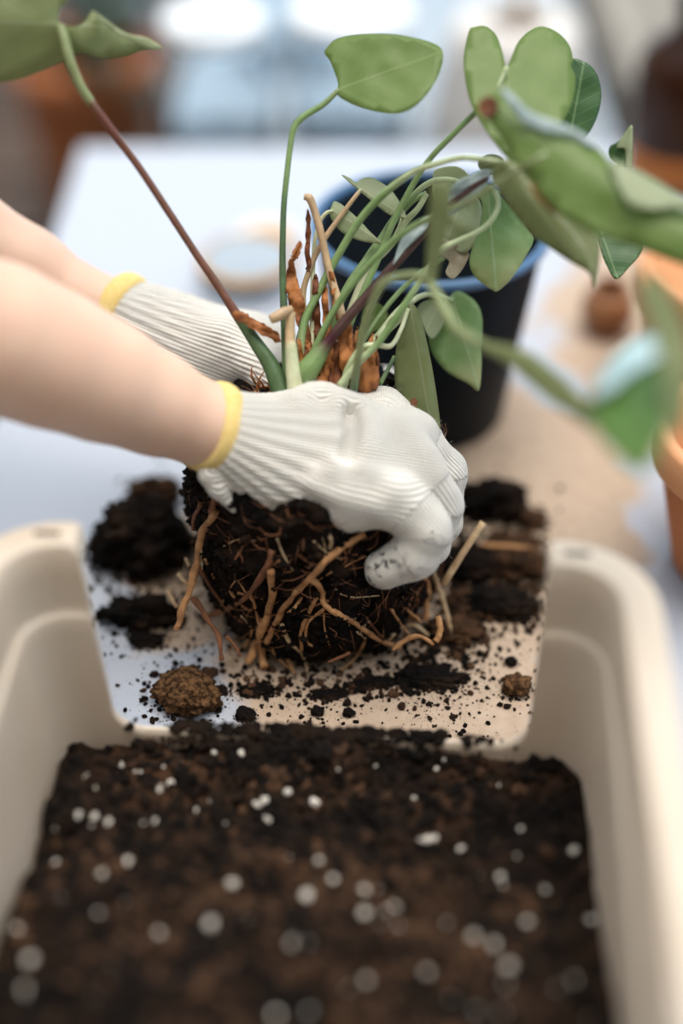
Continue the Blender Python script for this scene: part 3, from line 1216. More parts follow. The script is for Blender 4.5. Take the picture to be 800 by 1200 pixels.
# --- big leaf top left
s = stalk([(334, 470, .936, 26, 'deep'), (318, 430, .935, 20, 'deep'), (300, 402, .934, 16, 'deep'), (285, 380, .933, 13, 'deep'), (278, 370, .932, 12, 'brown'),
           (262, 345, .93, 10, 'brown'), (230, 298, .925, 9, 'brown'), (200, 252, .92, 9, 'brown'), (160, 192, .912, 9, 'brown'), (112, 127, .90, 9, 'brown'),
           (106, 119, .90, 11, 'olive'), (94, 100, .895, 11, 'olive'), (82, 72, .89, 12, 'olive'), (75, 45, .888, 12, 'olive'), (71, 30, .888, 10, 'olive')],
          label='leaf stalk with brown middle and green ends')
leaf([(-20, 100), (0, 97), (25, 92), (50, 82), (72, 72), (85, 64), (97, 62), (112, 67), (130, 68), (150, 65), (165, 59), (178, 58), (189, 56),
      (172, 45), (147, 40), (125, 25), (112, 15), (108, 14), (104, 17), (100, 24), (92, 30), (82, 31), (72, 28), (68, 22), (70, 12), (79, 1), (84, -15),
      (70, -45), (30, -70), (-30, -70), (-80, -40), (-110, 10), (-90, 60), (-50, 90)], (71, 29), (-108, 20), .887, .86, 'leaf_olive', s, tilt=-0.25, fold=0.25, wave=.003,
     bend=lambda x, y: 0.00022 * max(x - 95, 0))
leaf([(108, 14), (112, 14), (126, 24), (148, 39), (172, 44), (190, 55), (184, 58), (170, 55), (150, 46), (128, 33)], (108, 14), (190, 56), .886, .905, 'leaf_pale', s, name='leaf_margin_or_sheen',
     label='pale upturned leaf margin')

# --- heart leaf top centre
s = stalk([(342, 452, .938, 16, 'green'), (337, 430, .938, 13, 'green'), (334, 390, .937, 10, 'deep'), (331, 320, .936, 8, 'deep'), (332, 250, .934, 7, 'deep'), (336, 205, .932, 7, 'green'),
           (341, 165, .930, 7, 'green'), (346, 147, .929, 8, 'green'), (358, 135, .928, 8, 'green'), (378, 123, .927, 7, 'green'), (397, 105, .926, 6, 'olive')])
leaf([(384, 55), (394, 46), (417, 41), (455, 40), (484, 44), (508, 51), (519, 61), (516, 83), (503, 107), (484, 126), (465, 133), (441, 131),
      (417, 124), (398, 114), (394, 107), (396, 100), (393, 88), (386, 71), (380, 62)], (396, 105), (521, 60), .926, .915, 'leaf_green', s, tilt=-0.4, fold=-0.12)

# --- upright heart leaf with two lobes
s = stalk([(392, 440, .943, 9, 'pale'), (410, 380, .945, 8, 'green'), (440, 310, .945, 8, 'green'), (468, 245, .94, 7, 'green'), (500, 191, .93, 7, 'green'), (530, 158, .922, 7, 'green'),
           (560, 129, .915, 7, 'green'), (580, 108, .908, 6, 'pale'), (594, 78, .905, 5, 'pale')])
leaf([(549, 37), (556, 32), (569, 31), (581, 41), (588, 60), (593, 78), (599, 67), (607, 49), (620, 36), (635, 31), (654, 39), (667, 54), (671, 70), (669, 78), (674, 92),
      (671, 116), (661, 139), (640, 165), (615, 185), (600, 190), (579, 166), (562, 142), (551, 120), (545, 94), (543, 67)], (594, 78), (605, 190), .912, .882, 'leaf_green', s, tilt=-0.1, fold=0.12)
# --- dark leaf behind it
s = stalk([(405, 440, .95, 7, 'green'), (450, 330, .965, 6, 'green'), (540, 220, .975, 6, 'green'), (620, 190, .975, 5, 'green'), (668, 160, .97, 5, 'green')])
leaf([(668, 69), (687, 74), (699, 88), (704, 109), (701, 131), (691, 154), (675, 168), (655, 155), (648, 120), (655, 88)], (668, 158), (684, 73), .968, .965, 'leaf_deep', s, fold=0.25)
# --- small folded leaf at the right
s = stalk([(560, 230, .975, 5, 'green'), (640, 215, .985, 5, 'green'), (700, 205, .985, 5, 'green'), (728, 194, .98, 5, 'green')])
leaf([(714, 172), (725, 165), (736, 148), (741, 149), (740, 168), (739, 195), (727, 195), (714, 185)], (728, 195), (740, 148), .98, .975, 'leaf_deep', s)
leaf([(737, 149), (741, 149), (741, 168), (740, 195), (733, 195), (732, 175), (722, 172)], (735, 195), (740, 149), .977, .972, 'leaf_pale', s, name='leaf_margin_or_sheen')

# --- olive leaf with tip hanging down, under the big one
s = stalk([(348, 440, .938, 12, 'pale'), (356, 380, .94, 10, 'green'), (372, 345, .94, 9, 'green'), (390, 310, .938, 9, 'green'), (420, 260, .93, 9, 'green'), (450, 227, .92, 9, 'green'), (482, 203, .91, 8, 'pale'),
           (505, 194, .902, 8, 'pale'), (539, 185, .894, 7, 'pale'), (566, 187, .887, 7, 'pale'), (595, 191, .88, 6, 'pale')])
leaf([(587, 187), (610, 192), (640, 213), (676, 245), (695, 268), (703, 284), (701, 316), (697, 340), (690, 320), (668, 307), (643, 290), (626, 278), (604, 252), (583, 222), (575, 205)],
     (590, 190), (698, 338), .88, .87, 'leaf_olive', s, fold=0.35, tilt=0.15)
stalk([(600, 194, .872, 4, 'white'), (617, 214, .868, 3.5, 'white'), (643, 244, .867, 3, 'white'), (668, 270, .866, 3, 'white'), (688, 298, .866, 2, 'white'), (697, 330, .868, 1.2, 'white')], name='midrib', sides=6)

# --- big leaf at the right, near the camera
s = stalk([(352, 445, .935, 9, 'green'), (400, 350, .925, 8, 'green'), (470, 275, .90, 8, 'green'), (540, 240, .87, 7, 'olive'), (590, 210, .845, 7, 'olive'), (622, 190, .83, 7, 'olive'), (640, 180, .825, 6, 'pale')])
leaf([(566, 132), (572, 116), (586, 107), (606, 118), (622, 137), (650, 147), (676, 157), (700, 173), (716, 192), (735, 215), (770, 235), (810, 250), (850, 275), (870, 310), (840, 322), (800, 311),
      (760, 296), (720, 282), (690, 272), (655, 250), (622, 214), (600, 186), (582, 155)], (612, 150), (868, 312), .838, .79, 'leaf_green', s, fold=0.4, tilt=-0.25, wave=.004)
leaf([(713, 190), (730, 193), (760, 207), (800, 232), (850, 262), (868, 300), (830, 262), (800, 243), (765, 246), (738, 240), (722, 215)], (713, 191), (866, 298), .822, .785, 'leaf_pale', s, tilt=-0.5, name='leaf_margin_or_sheen',
     label='pale curled leaf margin')
leaf([(586, 107), (596, 106), (620, 130), (650, 142), (680, 155), (700, 172), (690, 172), (665, 160), (640, 155), (615, 146), (600, 128)], (586, 107), (700, 172), .834, .83, 'leaf_silver', s, name='leaf_margin_or_sheen')  # silvery strip painted as a highlight along the leaf's upper edge
leaf([(560, 124), (566, 115), (576, 113), (584, 122), (578, 135), (566, 138)], (560, 125), (584, 125), .846, .842, 'dry_dark', s, name='dry_leaf_tip', label='dried brown leaf tip')
leaf([(622, 214), (630, 221), (642, 232), (655, 247), (650, 251), (636, 240), (626, 228)], (622, 214), (655, 250), .834, .834, 'dry', s, name='dry_leaf_tip')

# --- green leaf with curled stalk in front of the pot
s = stalk([(398, 452, .93, 9, 'pale'), (420, 425, .925, 9, 'pale'), (446, 398, .922, 8, 'green'), (478, 351, .918, 8, 'green'), (500, 317, .916, 7, 'pale'), (509, 302, .915, 7, 'pale'), (521, 290, .914, 7, 'pale'), (539, 281, .913, 6, 'pale'), (559, 272, .912, 6, 'pale'),
           (575, 259, .912, 6, 'pale'), (583, 243, .914, 6, 'pale'), (582, 230, .918, 6, 'pale'), (576, 220, .925, 5, 'pale'), (571, 222, .93, 5, 'pale')], n=10)
leaf([(563, 230), (565, 245), (561, 268), (554, 288), (550, 304), (552, 317), (561, 329), (575, 339), (583, 341), (595, 331), (606, 317), (615, 302), (625, 281),
      (617, 268), (604, 250), (588, 232), (579, 220), (569, 217)], (571, 222), (581, 340), .935, .93, 'leaf_fresh', s, fold=0.2)
# --- withered pale leaf behind
s = stalk([(380, 440, .944, 8, 'green'), (400, 350, .95, 9, 'green'), (440, 290, .955, 9, 'green'), (460, 259, .955, 9, 'green'), (482, 232, .95, 8, 'green'), (498, 217, .945, 7, 'pale'), (514, 211, .942, 7, 'pale'), (534, 212, .942, 6, 'pale'), (545, 222, .945, 5, 'pale')])
leaf([(515, 262), (525, 238), (545, 224), (562, 236), (564, 262), (555, 285), (545, 296), (528, 290), (516, 280)], (545, 224), (520, 290), .952, .948, 'leaf_pale', s, wave=.008)
leaf([(516, 280), (530, 284), (545, 292), (549, 300), (540, 318), (530, 327), (522, 319), (526, 306), (514, 297)], (525, 282), (530, 327), .948, .945, 'leaf_withered', s, wave=.01, name='withered_leaf',
     label='withered tan end of a leaf')
leaf([(507, 205), (515, 197), (535, 195), (548, 204), (552, 217), (530, 225), (510, 238)], (508, 222), (550, 205), .962, .958, 'leaf_pale', s)
leaf([(560, 190), (568, 182), (580, 181), (590, 187), (577, 201), (563, 199)], (590, 188), (560, 196), .925, .93, 'leaf_olive', s)
# --- dark-stalked young leaf, folded and silvery
s = stalk([(350, 456, .934, 18, 'deep'), (358, 438, .932, 27, 'green'), (372, 418, .93, 22, 'green'), (384, 402, .928, 14, 'dark'), (398, 384, .926, 13, 'dark'), (425, 352, .924, 12, 'dark'), (455, 318, .922, 11, 'dark'), (480, 291, .921, 10, 'dark'),
           (505, 262, .92, 9, 'dark'), (528, 238, .919, 7, 'dark'), (548, 223, .918, 5, 'dark')], label='dark brown leaf stalk with swollen green foot')
leaf([(563, 199), (550, 206), (540, 210), (530, 218), (526, 226), (525, 236), (530, 235), (545, 222), (560, 213), (571, 207), (588, 194), (580, 199)], (526, 234), (588, 194), .914, .905, 'leaf_silver', s, wave=.006)
leaf([(523, 252), (534, 249), (550, 236), (566, 221), (572, 209), (556, 215), (540, 226), (527, 240)], (524, 251), (572, 210), .917, .91, 'leaf_silver', s, tilt=.4)
leaf([(527, 238), (540, 226), (556, 214), (573, 207), (570, 213), (556, 222), (540, 234), (530, 241)], (527, 240), (573, 208), .913, .905, 'leaf_purple', s, name='leaf_fold')
leaf([(502, 252), (484, 264), (470, 281), (463, 300), (461, 310), (474, 293), (488, 280), (500, 266)], (461, 310), (502, 254), .918, .915, 'leaf_silver', s, wave=.003)
# --- two small narrow leaves
s = stalk([(368, 430, .944, 7, 'beige'), (355, 355, .946, 7, 'beige'), (362, 318, .946, 7, 'tan'), (377, 285, .945, 7, 'tan'), (400, 252, .944, 6, 'tan'), (418, 228, .943, 5, 'beige'), (423, 222, .943, 4, 'pale')])
leaf([(400, 205), (410, 209), (417, 214), (425, 209), (437, 209), (455, 220), (467, 235), (476, 254), (470, 256), (455, 251), (437, 237), (425, 227), (415, 219)], (423, 222), (476, 256), .943, .94, 'leaf_pale', s, fold=.2)
s = stalk([(365, 420, .946, 6, 'white'), (366, 345, .948, 6, 'white'), (368, 290, .948, 5, 'white'), (374, 262, .948, 5, 'white'), (382, 250, .947, 5, 'white'), (390, 247, .947, 4, 'pale')])
leaf([(389, 240), (392, 236), (402, 241), (420, 257), (432, 270), (445, 282), (457, 291), (445, 286), (430, 284), (415, 280), (400, 272), (390, 260), (386, 250)], (389, 246), (457, 291), .947, .945, 'leaf_pale', s, fold=.2)
stalk([(456, 291, .945, 1.5, 'pale'), (470, 256, .94, 1.5, 'pale')], name='tendril', sides=6)
# --- long olive leaf hanging behind the near glove
s = stalk([(402, 455, .935, 9, 'pale'), (408, 432, .93, 9, 'pale'), (422, 409, .925, 7, 'pale'), (440, 404, .925, 7, 'white'), (458, 405, .928, 6, 'white'), (470, 385, .935, 5, 'white'), (478, 362, .94, 5, 'pale')])
leaf([(479, 356), (490, 364), (498, 392), (506, 430), (513, 475), (516, 510), (512, 545), (495, 520), (478, 490), (466, 465), (462, 435), (464, 409), (470, 380)], (480, 358), (512, 542), .94, .955, 'leaf_olive', s, fold=.3)
leaf([(481, 470), (485, 466), (489, 470), (487, 477), (483, 479)], (481, 470), (488, 478), .9425, .9425, 'dry_dark', s, name='leaf_spot', label='brown spot on the leaf')
# --- fresh green leaf before the dark pot
s = stalk([(408, 450, .944, 9, 'pale'), (425, 415, .95, 9, 'pale'), (445, 392, .955, 10, 'pale'), (470, 362, .965, 9, 'white'), (500, 345, .98, 6, 'pale'), (530, 352, .99, 5, 'pale')])
leaf([(526, 348), (536, 341), (549, 347), (560, 358), (565, 375), (564, 401), (564, 426), (561, 457), (549, 450), (524, 436), (507, 415), (502, 392), (506, 372), (516, 358)], (530, 350), (561, 457), .99, .98, 'leaf_fresh', s, fold=.2)
leaf([(489, 362), (500, 352), (515, 355), (521, 375), (507, 397), (497, 385)], (515, 355), (496, 392), .985, .98, 'leaf_pale', s)
leaf([(424, 375), (428, 360), (440, 355), (450, 361), (454, 372), (442, 387), (428, 389)], (454, 372), (424, 372), .985, .985, 'leaf_green', s)
leaf([(455, 375), (470, 365), (484, 352), (482, 362), (470, 378), (452, 392)], (452, 392), (484, 352), .955, .955, 'leaf_pale', s)
# --- stalk to the near right leaves (out of focus)
s = stalk([(414, 458, .925, 10, 'deep'), (420, 417, .90, 9, 'olive'), (428, 380, .885, 9, 'olive'), (440, 345, .87, 9, 'olive'), (452, 330, .865, 10, 'olive'), (475, 323, .86, 10, 'olive'), (498, 326, .85, 11, 'olive'), (515, 352, .835, 13, 'olive'), (535, 385, .82, 14, 'olive'), (565, 404, .80, 12, 'olive')])
leaf([(505, 218), (515, 214), (526, 220), (527, 250), (521, 285), (514, 312), (508, 338), (499, 332), (500, 290), (502, 250)], (504, 335), (516, 216), .845, .82, 'leaf_olive', s)
leaf([(558, 399), (579, 402), (607, 408), (626, 416), (649, 433), (671, 452), (692, 478), (690, 500), (668, 486), (645, 472), (620, 450), (592, 425), (569, 413)], (560, 404), (692, 490), .80, .72, 'leaf_olive', s, tilt=.4)
leaf([(688, 485), (692, 462), (705, 438), (728, 408), (757, 391), (778, 398), (789, 428), (788, 470), (776, 512), (756, 552), (737, 548), (712, 522), (694, 500)], (690, 480), (765, 545), .70, .66, 'leaf_shiny', s, fold=.1,
     bend=lambda x, y: 0.0012 * max(455 - y, 0), wave=.004)
leaf([(690, 468), (703, 440), (727, 410), (757, 391), (778, 397), (787, 416), (766, 424), (736, 440), (710, 462)], (690, 468), (785, 410), .695, .675, 'leaf_sky_sheen', s, name='leaf_margin_or_sheen', bend=lambda x, y: 0.0012 * max(455 - y, 0),
     label='pale bluish sky sheen coloured onto the upper half of the leaf')  # overlay piece: the sky's reflection painted as pale blue leaf colour
leaf([(752, 318), (772, 326), (796, 360), (812, 420), (806, 490), (786, 520), (778, 450), (762, 390), (748, 350)], (752, 320), (790, 520), .68, .66, 'leaf_olive', s, wave=.003)
# --- small dark leaf under the big right one
s = stalk([(395, 445, .948, 6, 'green'), (480, 330, .97, 6, 'green'), (600, 265, .98, 5, 'green'), (690, 268, .975, 4, 'green'), (706, 276, .972, 4, 'green')])
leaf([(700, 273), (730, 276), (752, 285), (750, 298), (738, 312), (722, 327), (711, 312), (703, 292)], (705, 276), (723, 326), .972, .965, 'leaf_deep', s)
# other stalks behind
stalk([(385, 450, .947, 8, 'pale'), (404, 385, .955, 10, 'white'), (430, 318, .958, 9, 'white'), (455, 290, .958, 8, 'pale'), (473, 262, .955, 8, 'pale'), (489, 245, .95, 7, 'pale'), (500, 227, .948, 6, 'pale')])
stalk([(350, 430, .95, 7, 'green'), (385, 380, .962, 7, 'deep'), (425, 310, .965, 8, 'green'), (450, 275, .965, 8, 'green'), (478, 240, .962, 7, 'green'), (500, 226, .96, 6, 'green')])
stalk([(445, 450, .95, 6, 'green'), (456, 430, .955, 5, 'deep'), (462, 418, .958, 5, 'green')])
# dry parts
stalk([(405, 452, .94, 9, 'green'), (404, 395, .938, 10, 'beige'), (398, 360, .937, 10, 'beige'), (387, 322, .936, 9, 'beige'), (380, 292, .936, 9, 'tan'), (373, 262, .935, 9, 'tan'), (366, 240, .935, 9, 'tan'), (362, 232, .935, 10, 'tan'), (356, 231, .935, 7, 'tan')],
      name='dry_stalk', label='dried tan stalk with broken tip')
stalk([(346, 456, .928, 20, 'white'), (343, 432, .927, 17, 'white'), (341, 408, .926, 14, 'white'), (340, 398, .926, 12, 'beige'), (340, 378, .926, 11, 'beige'), (341, 366, .926, 11, 'beige')],
      name='cut_stalk', label='pale cut stalk stub')
stalk([(342, 362, .925, 9, 'tan'), (333, 366, .923, 13, 'tan'), (324, 371, .921, 13, 'tan'), (317, 374, .92, 11, 'tan')], name='cut_stalk', label='dry broken stub')


def sheath(outline, base, tip, d, mat='dry', **k):
    leaf(outline, base, tip, d, d - 0.004, mat, None, name='dry_sheath', wave=.010, ragged=1.3, ripple=.0016, **k)


sheath([(341, 302), (336, 318), (335, 338), (338, 352), (345, 372), (349, 382), (355, 366), (358, 358), (351, 340), (346, 318)], (349, 380), (341, 302), .938, fold=.5)
sheath([(352, 282), (353, 290), (348, 302), (341, 306), (341, 300), (346, 291)], (342, 304), (352, 282), .936)
sheath([(360, 245), (364, 256), (364, 290), (363, 316), (359, 316), (358, 290), (359, 262)], (361, 316), (361, 246), .94, 'dry_dark', fold=.6)
sheath([(274, 364), (284, 366), (296, 372), (312, 382), (327, 393), (326, 402), (308, 392), (290, 382), (276, 373)], (326, 398), (274, 366), .926, fold=.6)
sheath([(350, 378), (358, 372), (364, 400), (366, 430), (362, 450), (348, 448), (347, 415)], (356, 450), (354, 374), .942, 'dry_dark', fold=.4)
sheath([(366, 330), (371, 322), (374, 350), (376, 385), (372, 402), (366, 396), (367, 360)], (372, 400), (369, 325), .944, 'dry_dark', fold=.5)
sheath([(378, 330), (383, 338), (386, 370), (390, 400), (384, 412), (379, 390), (377, 360)], (385, 410), (380, 332), .942, 'dry', fold=.5)
sheath([(386, 318), (392, 326), (397, 350), (399, 368), (394, 376), (389, 350)], (396, 374), (387, 320), .934, 'dry', fold=.5)
sheath([(377, 402), (388, 396), (391, 430), (388, 460), (372, 460), (373, 430)], (381, 460), (383, 398), .936, 'dry', fold=.5)
sheath([(400, 372), (408, 374), (413, 392), (412, 425), (404, 446), (397, 420), (396, 395)], (404, 446), (405, 374), .934, 'dry', fold=.5)
sheath([(392, 400), (400, 410), (402, 440), (396, 462), (386, 458), (388, 425)], (394, 460), (394, 402), .938, 'dry_dark', fold=.5)
sheath([(428, 410), (440, 408), (444, 428), (442, 456), (424, 460), (420, 440)], (432, 460), (436, 410), .936, 'dry', fold=.4)
sheath([(412, 420), (424, 412), (426, 440), (420, 462), (408, 462)], (415, 462), (420, 414), .943, 'dry_dark', fold=.4)
sheath([(318, 455), (330, 448), (332, 468), (326, 476), (312, 472)], (322, 474), (326, 450), .938, 'dry', fold=.3)
rr = random.Random(5)
for k in range(16):
    x = rr.uniform(350, 442)
    y = rr.uniform(440, 458)
    L = rr.uniform(30, 75)
    t = rr.uniform(-10, 12)
    w = rr.uniform(3, 6)
    sheath([(x - w, y), (x - w * .8 + t * .5, y - L * .5), (x + t - 1, y - L), (x + t + 2, y - L), (x + w * .8 + t * .5, y - L * .5), (x + w, y)], (x, y), (x + t, y - L), rr.uniform(.936, .95),
           rr.choice(['dry', 'dry', 'dry_dark']), fold=rr.uniform(.2, .8))
# crown of the plant: shredded fibres around the foot of the stalks
parts = []
for k in range(260):
    a = random.random() * 6.283
    r = random.uniform(0.0, 0.040)
    p0 = BC + np.array((-0.002 + r * math.cos(a) * 1.1, r * math.sin(a) * 0.6 + .010, 0.164))
    p2 = p0 + np.array((random.uniform(-.012, .012), random.uniform(-.012, .012), random.uniform(0.005, 0.022)))
    p1 = (p0 + p2) / 2 + np.array((random.uniform(-.005, .005), random.uniform(-.005, .005), 0.002))
    path = catmull([p0, p1, p2], 3)
    parts.append(tube_vf(path, np.linspace(0.0016, 0.0004, len(path)) * random.uniform(.6, 1.4), 5, flat=.5))
v, f = join_vf(parts)
obj('crown_fibres', v, f, 'dry', plant, kind='stuff')

# ------------------------------------------------------------------ gloved hands
PERSON_AT = (-0.53, 0.10, FLOOR)


def PX(t):
    return P(t[0], t[1], t[2])


def glove_mesh(cuff, palm, fingers, ridges, s, kp=0.014, kf=0.0035, kt=0.013, ribs=34, ribamp=0.0008, dirt=None, carves=(), flap=(), clip=None, single=False):
    """cuff: [(px,py,d,rad_px)...] axis of the ribbed cuff; palm / fingers: lists of chains of the same rows"""
    def row(t):
        return PX(t), M_PX(t[3], t[2])
    allp = [row(t) for ch in [cuff] + palm + fingers for t in ch]
    lo = np.min([p - r for p, r in allp], 0) - 0.008
    hi = np.max([p + r for p, r in allp], 0) + 0.008
    X = grid(lo, hi, s)
    segs = []

    def chain(ch, k):
        D = None
        for a, b in zip(ch, ch[1:]):
            (pa, ra), (pb, rb) = row(a), row(b)
            d = cone_d(X, pa, pb, ra, rb)
            segs.append((pa, pb, ra, rb))
            D = d if D is None else smin(D, d, k)
        return D
    # cuff
    C = chain(cuff, 0.02)
    a0, a1 = row(cuff[0])[0], row(cuff[-1])[0]
    axd = (PX(clip) if clip else a1) - a0
    axd = axd / np.linalg.norm(axd)
    e1 = np.cross(axd, (0, 0, 1.0))
    e1 /= np.linalg.norm(e1)
    e2 = np.cross(axd, e1)
    rel = X - a0.astype(np.float32)
    h = rel @ axd.astype(np.float32)
    th = np.arctan2(rel @ e2.astype(np.float32), rel @ e1.astype(np.float32))
    ln = np.linalg.norm(a1 - a0)
    fade = np.clip((ln * 1.04 - h) / 0.014, 0, 1)
    D = None
    for ch in palm:
        d = chain(ch, kp)
        D = d if D is None else smin(D, d, kp)
    Fg = None
    for ch in fingers:
        d = chain(ch, 0.005)
        Fg = d if Fg is None else smin(Fg, d, kf)
    D = smin(D, Fg, kt)
    D = smin(D, C, 0.018)
    D = D - ribamp * np.cos(ribs * th) * fade * (h > -0.02)
    # soft irregular wrinkles of loose fabric
    q = X * np.float32(1.0)
    wr = np.sin(q[..., 0] * 210 + 3 * np.sin(q[..., 2] * 90)) * np.sin(q[..., 1] * 160 + q[..., 2] * 120) + \
        0.6 * np.sin(q[..., 2] * 330 + q[..., 0] * 140 + 2 * np.sin(q[..., 1] * 130))
    D = D + 0.00030 * wr * (1 - fade)
    D = np.maximum(D, -h)           # cuff ends in a clean edge
    D0 = D

    def surf(px, py):
        for d in np.arange(0.84, 1.06, 0.0008):
            i = np.round((P(px, py, d) - lo) / s).astype(int)
            if (i >= 0).all() and (i < D0.shape).all() and D0[tuple(i)] < 0:
                return d
        return None
    for (path, r, k_in, k) in ridges:
        pts = [(x, y, surf(x, y)) for x, y in catmull(path, 2)]
        pts = [P(x, y, d + r * k_in) for x, y, d in pts if d is not None]
        E = None
        for a, b in zip(pts, pts[1:]):
            c = cone_d(X, a, b, r, r)
            E = c if E is None else np.minimum(E, c)
        D = smin(D, E, k)
    for (path, r, k) in carves:
        pts = [(x, y, surf(x, y)) for x, y in catmull(path, 2)]
        pts = [P(x, y, d - r * 0.3) for x, y, d in pts if d is not None]
        E = None
        for a, b in zip(pts, pts[1:]):
            c = cone_d(X, a, b, r, r)
            E = c if E is None else np.minimum(E, c)
        D = -smin(-D, E, k)
    for (a, b, r1, r2) in flap:
        D = smin(D, cone_d(X, PX(a), PX(b), r1, r2), 0.004)
    V, F = surface_nets(D, lo, s)
    # per-vertex knit coordinates: one axis for cuff and palm, one per finger
    best = np.full(len(V), 1e9)
    cols = np.zeros((len(V), 3))
    mc = np.mean([row(ch[-1])[0] for ch in palm], 0)
    npalm = len(cuff) - 1 + sum(len(ch) - 1 for ch in palm)
    for si, (pa, pb, ra, rb) in enumerate(segs):
        ba = pb - pa
        t = np.clip((V - pa) @ ba / (ba @ ba), 0, 1)
        d = np.linalg.norm(V - pa - t[:, None] * ba, axis=1) - (ra + (rb - ra) * t)
        if single or si < npalm:
            o_, ax, rr = a0, (mc - a0) / np.linalg.norm(mc - a0), 0.032
        else:
            o_, ax, rr = pa, ba / np.linalg.norm(ba), 0.0135
            d = d + 0.001
        q = V - o_
        f1 = np.cross(ax, (0.2, 0.9, 0.3))
        f1 /= np.linalg.norm(f1)
        f2 = np.cross(ax, f1)
        an = np.arctan2(q @ f2, q @ f1)
        m = d < best
        best[m] = d[m]
        cols[m, 0] = (an[m] + math.pi) * rr * 100
        cols[m, 1] = (q[m] @ ax) * 100 + 2
    if dirt is not None:
        for (p, r) in dirt:
            dd = np.linalg.norm(V - PX(p), axis=1)
            cols[:, 2] = np.maximum(cols[:, 2], np.clip(1.3 * (1 - dd / r), 0, 1))
    return V, F, cols, (a0, axd, row(cuff[0])[1])


def ring_band(a0, axd, r, tube_r, n=64):
    e1 = np.cross(axd, (0, 0, 1.0))
    e1 /= np.linalg.norm(e1)
    e2 = np.cross(axd, e1)
    V, F = [], []
    m = 12
    for i in range(n):
        a = 2 * math.pi * i / n
        rd = math.cos(a) * e1 + math.sin(a) * e2
        rr = r * (1 + 0.03 * math.sin(3 * a + 1))
        for j in range(m):
            b = 2 * math.pi * j / m
            V.append(a0 + rd * (rr + tube_r * 0.85 * math.cos(b)) + axd * (tube_r * 1.75 * math.sin(b) + 0.0015 * math.sin(2 * a + .5)))
    for i in range(n):
        for j in range(m):
            i2, j2 = (i + 1) % n, (j + 1) % m
            F.append([i * m + j, i2 * m + j, i2 * m + j2, i * m + j2])
    return V, F


# near (right) hand
near_cuff = [(247, 501, .909, 49), (300, 526, .922, 52), (352, 542, .932, 55)]
near_palm = [
    [(345, 532, .930, 50), (392, 514, .938, 42), (446, 484, .948, 27)],
    [(350, 538, .930, 50), (420, 522, .934, 42), (482, 512, .938, 28)],
    [(350, 545, .926, 52), (420, 556, .922, 42), (484, 553, .920, 29)],
    [(345, 560, .922, 42), (410, 582, .914, 36), (468, 588, .908, 29)],
    [(362, 500, .930, 44), (400, 545, .925, 48), (450, 540, .928, 44)],
]
near_fingers = [
    [(446, 484, .950, 26), (492, 516, .968, 25), (512, 570, .982, 24), (500, 630, .990, 21)],
    [(482, 512, .938, 27), (520, 553, .952, 26), (516, 612, .964, 24), (486, 655, .968, 21)],
    [(484, 553, .920, 27), (516, 592, .930, 26), (502, 638, .940, 24), (468, 664, .946, 21)],
    [(468, 588, .908, 28), (500, 622, .911, 28), (486, 650, .919, 28), (450, 667, .927, 24)],
    [(345, 505, .935, 34), (374, 480, .942, 27), (402, 480, .968, 22), (440, 492, .985, 18)],
]
near_ridges = [   # fabric folds traced on the glove's surface: px path, radius, depth below surface (fraction), blend
    ([(350, 472), (366, 463), (384, 464), (396, 474)], .0085, .55, .008),
    ([(396, 474), (403, 492), (402, 516), (396, 540)], .0058, .35, .010),
    ([(418, 478), (428, 500), (430, 528)], .0060, .5, .014),
    ([(372, 566), (402, 578), (440, 590)], .0050, .5, .012),
    ([(398, 545), (432, 556), (462, 574)], .0045, .5, .012),
    ([(470, 500), (500, 532), (520, 575)], .0050, .6, .014),
]
near_carves = [
    ([(410, 486), (411, 508), (405, 532)], .0024, .016),
]
near_flap = [((246, 556, .903), (256, 572, .907), .0080, .0065), ((256, 572, .907), (274, 598, .913), .0065, .0022)]
# ------------------------------------------------------------------ person: body, then gloves as clothing
person = None


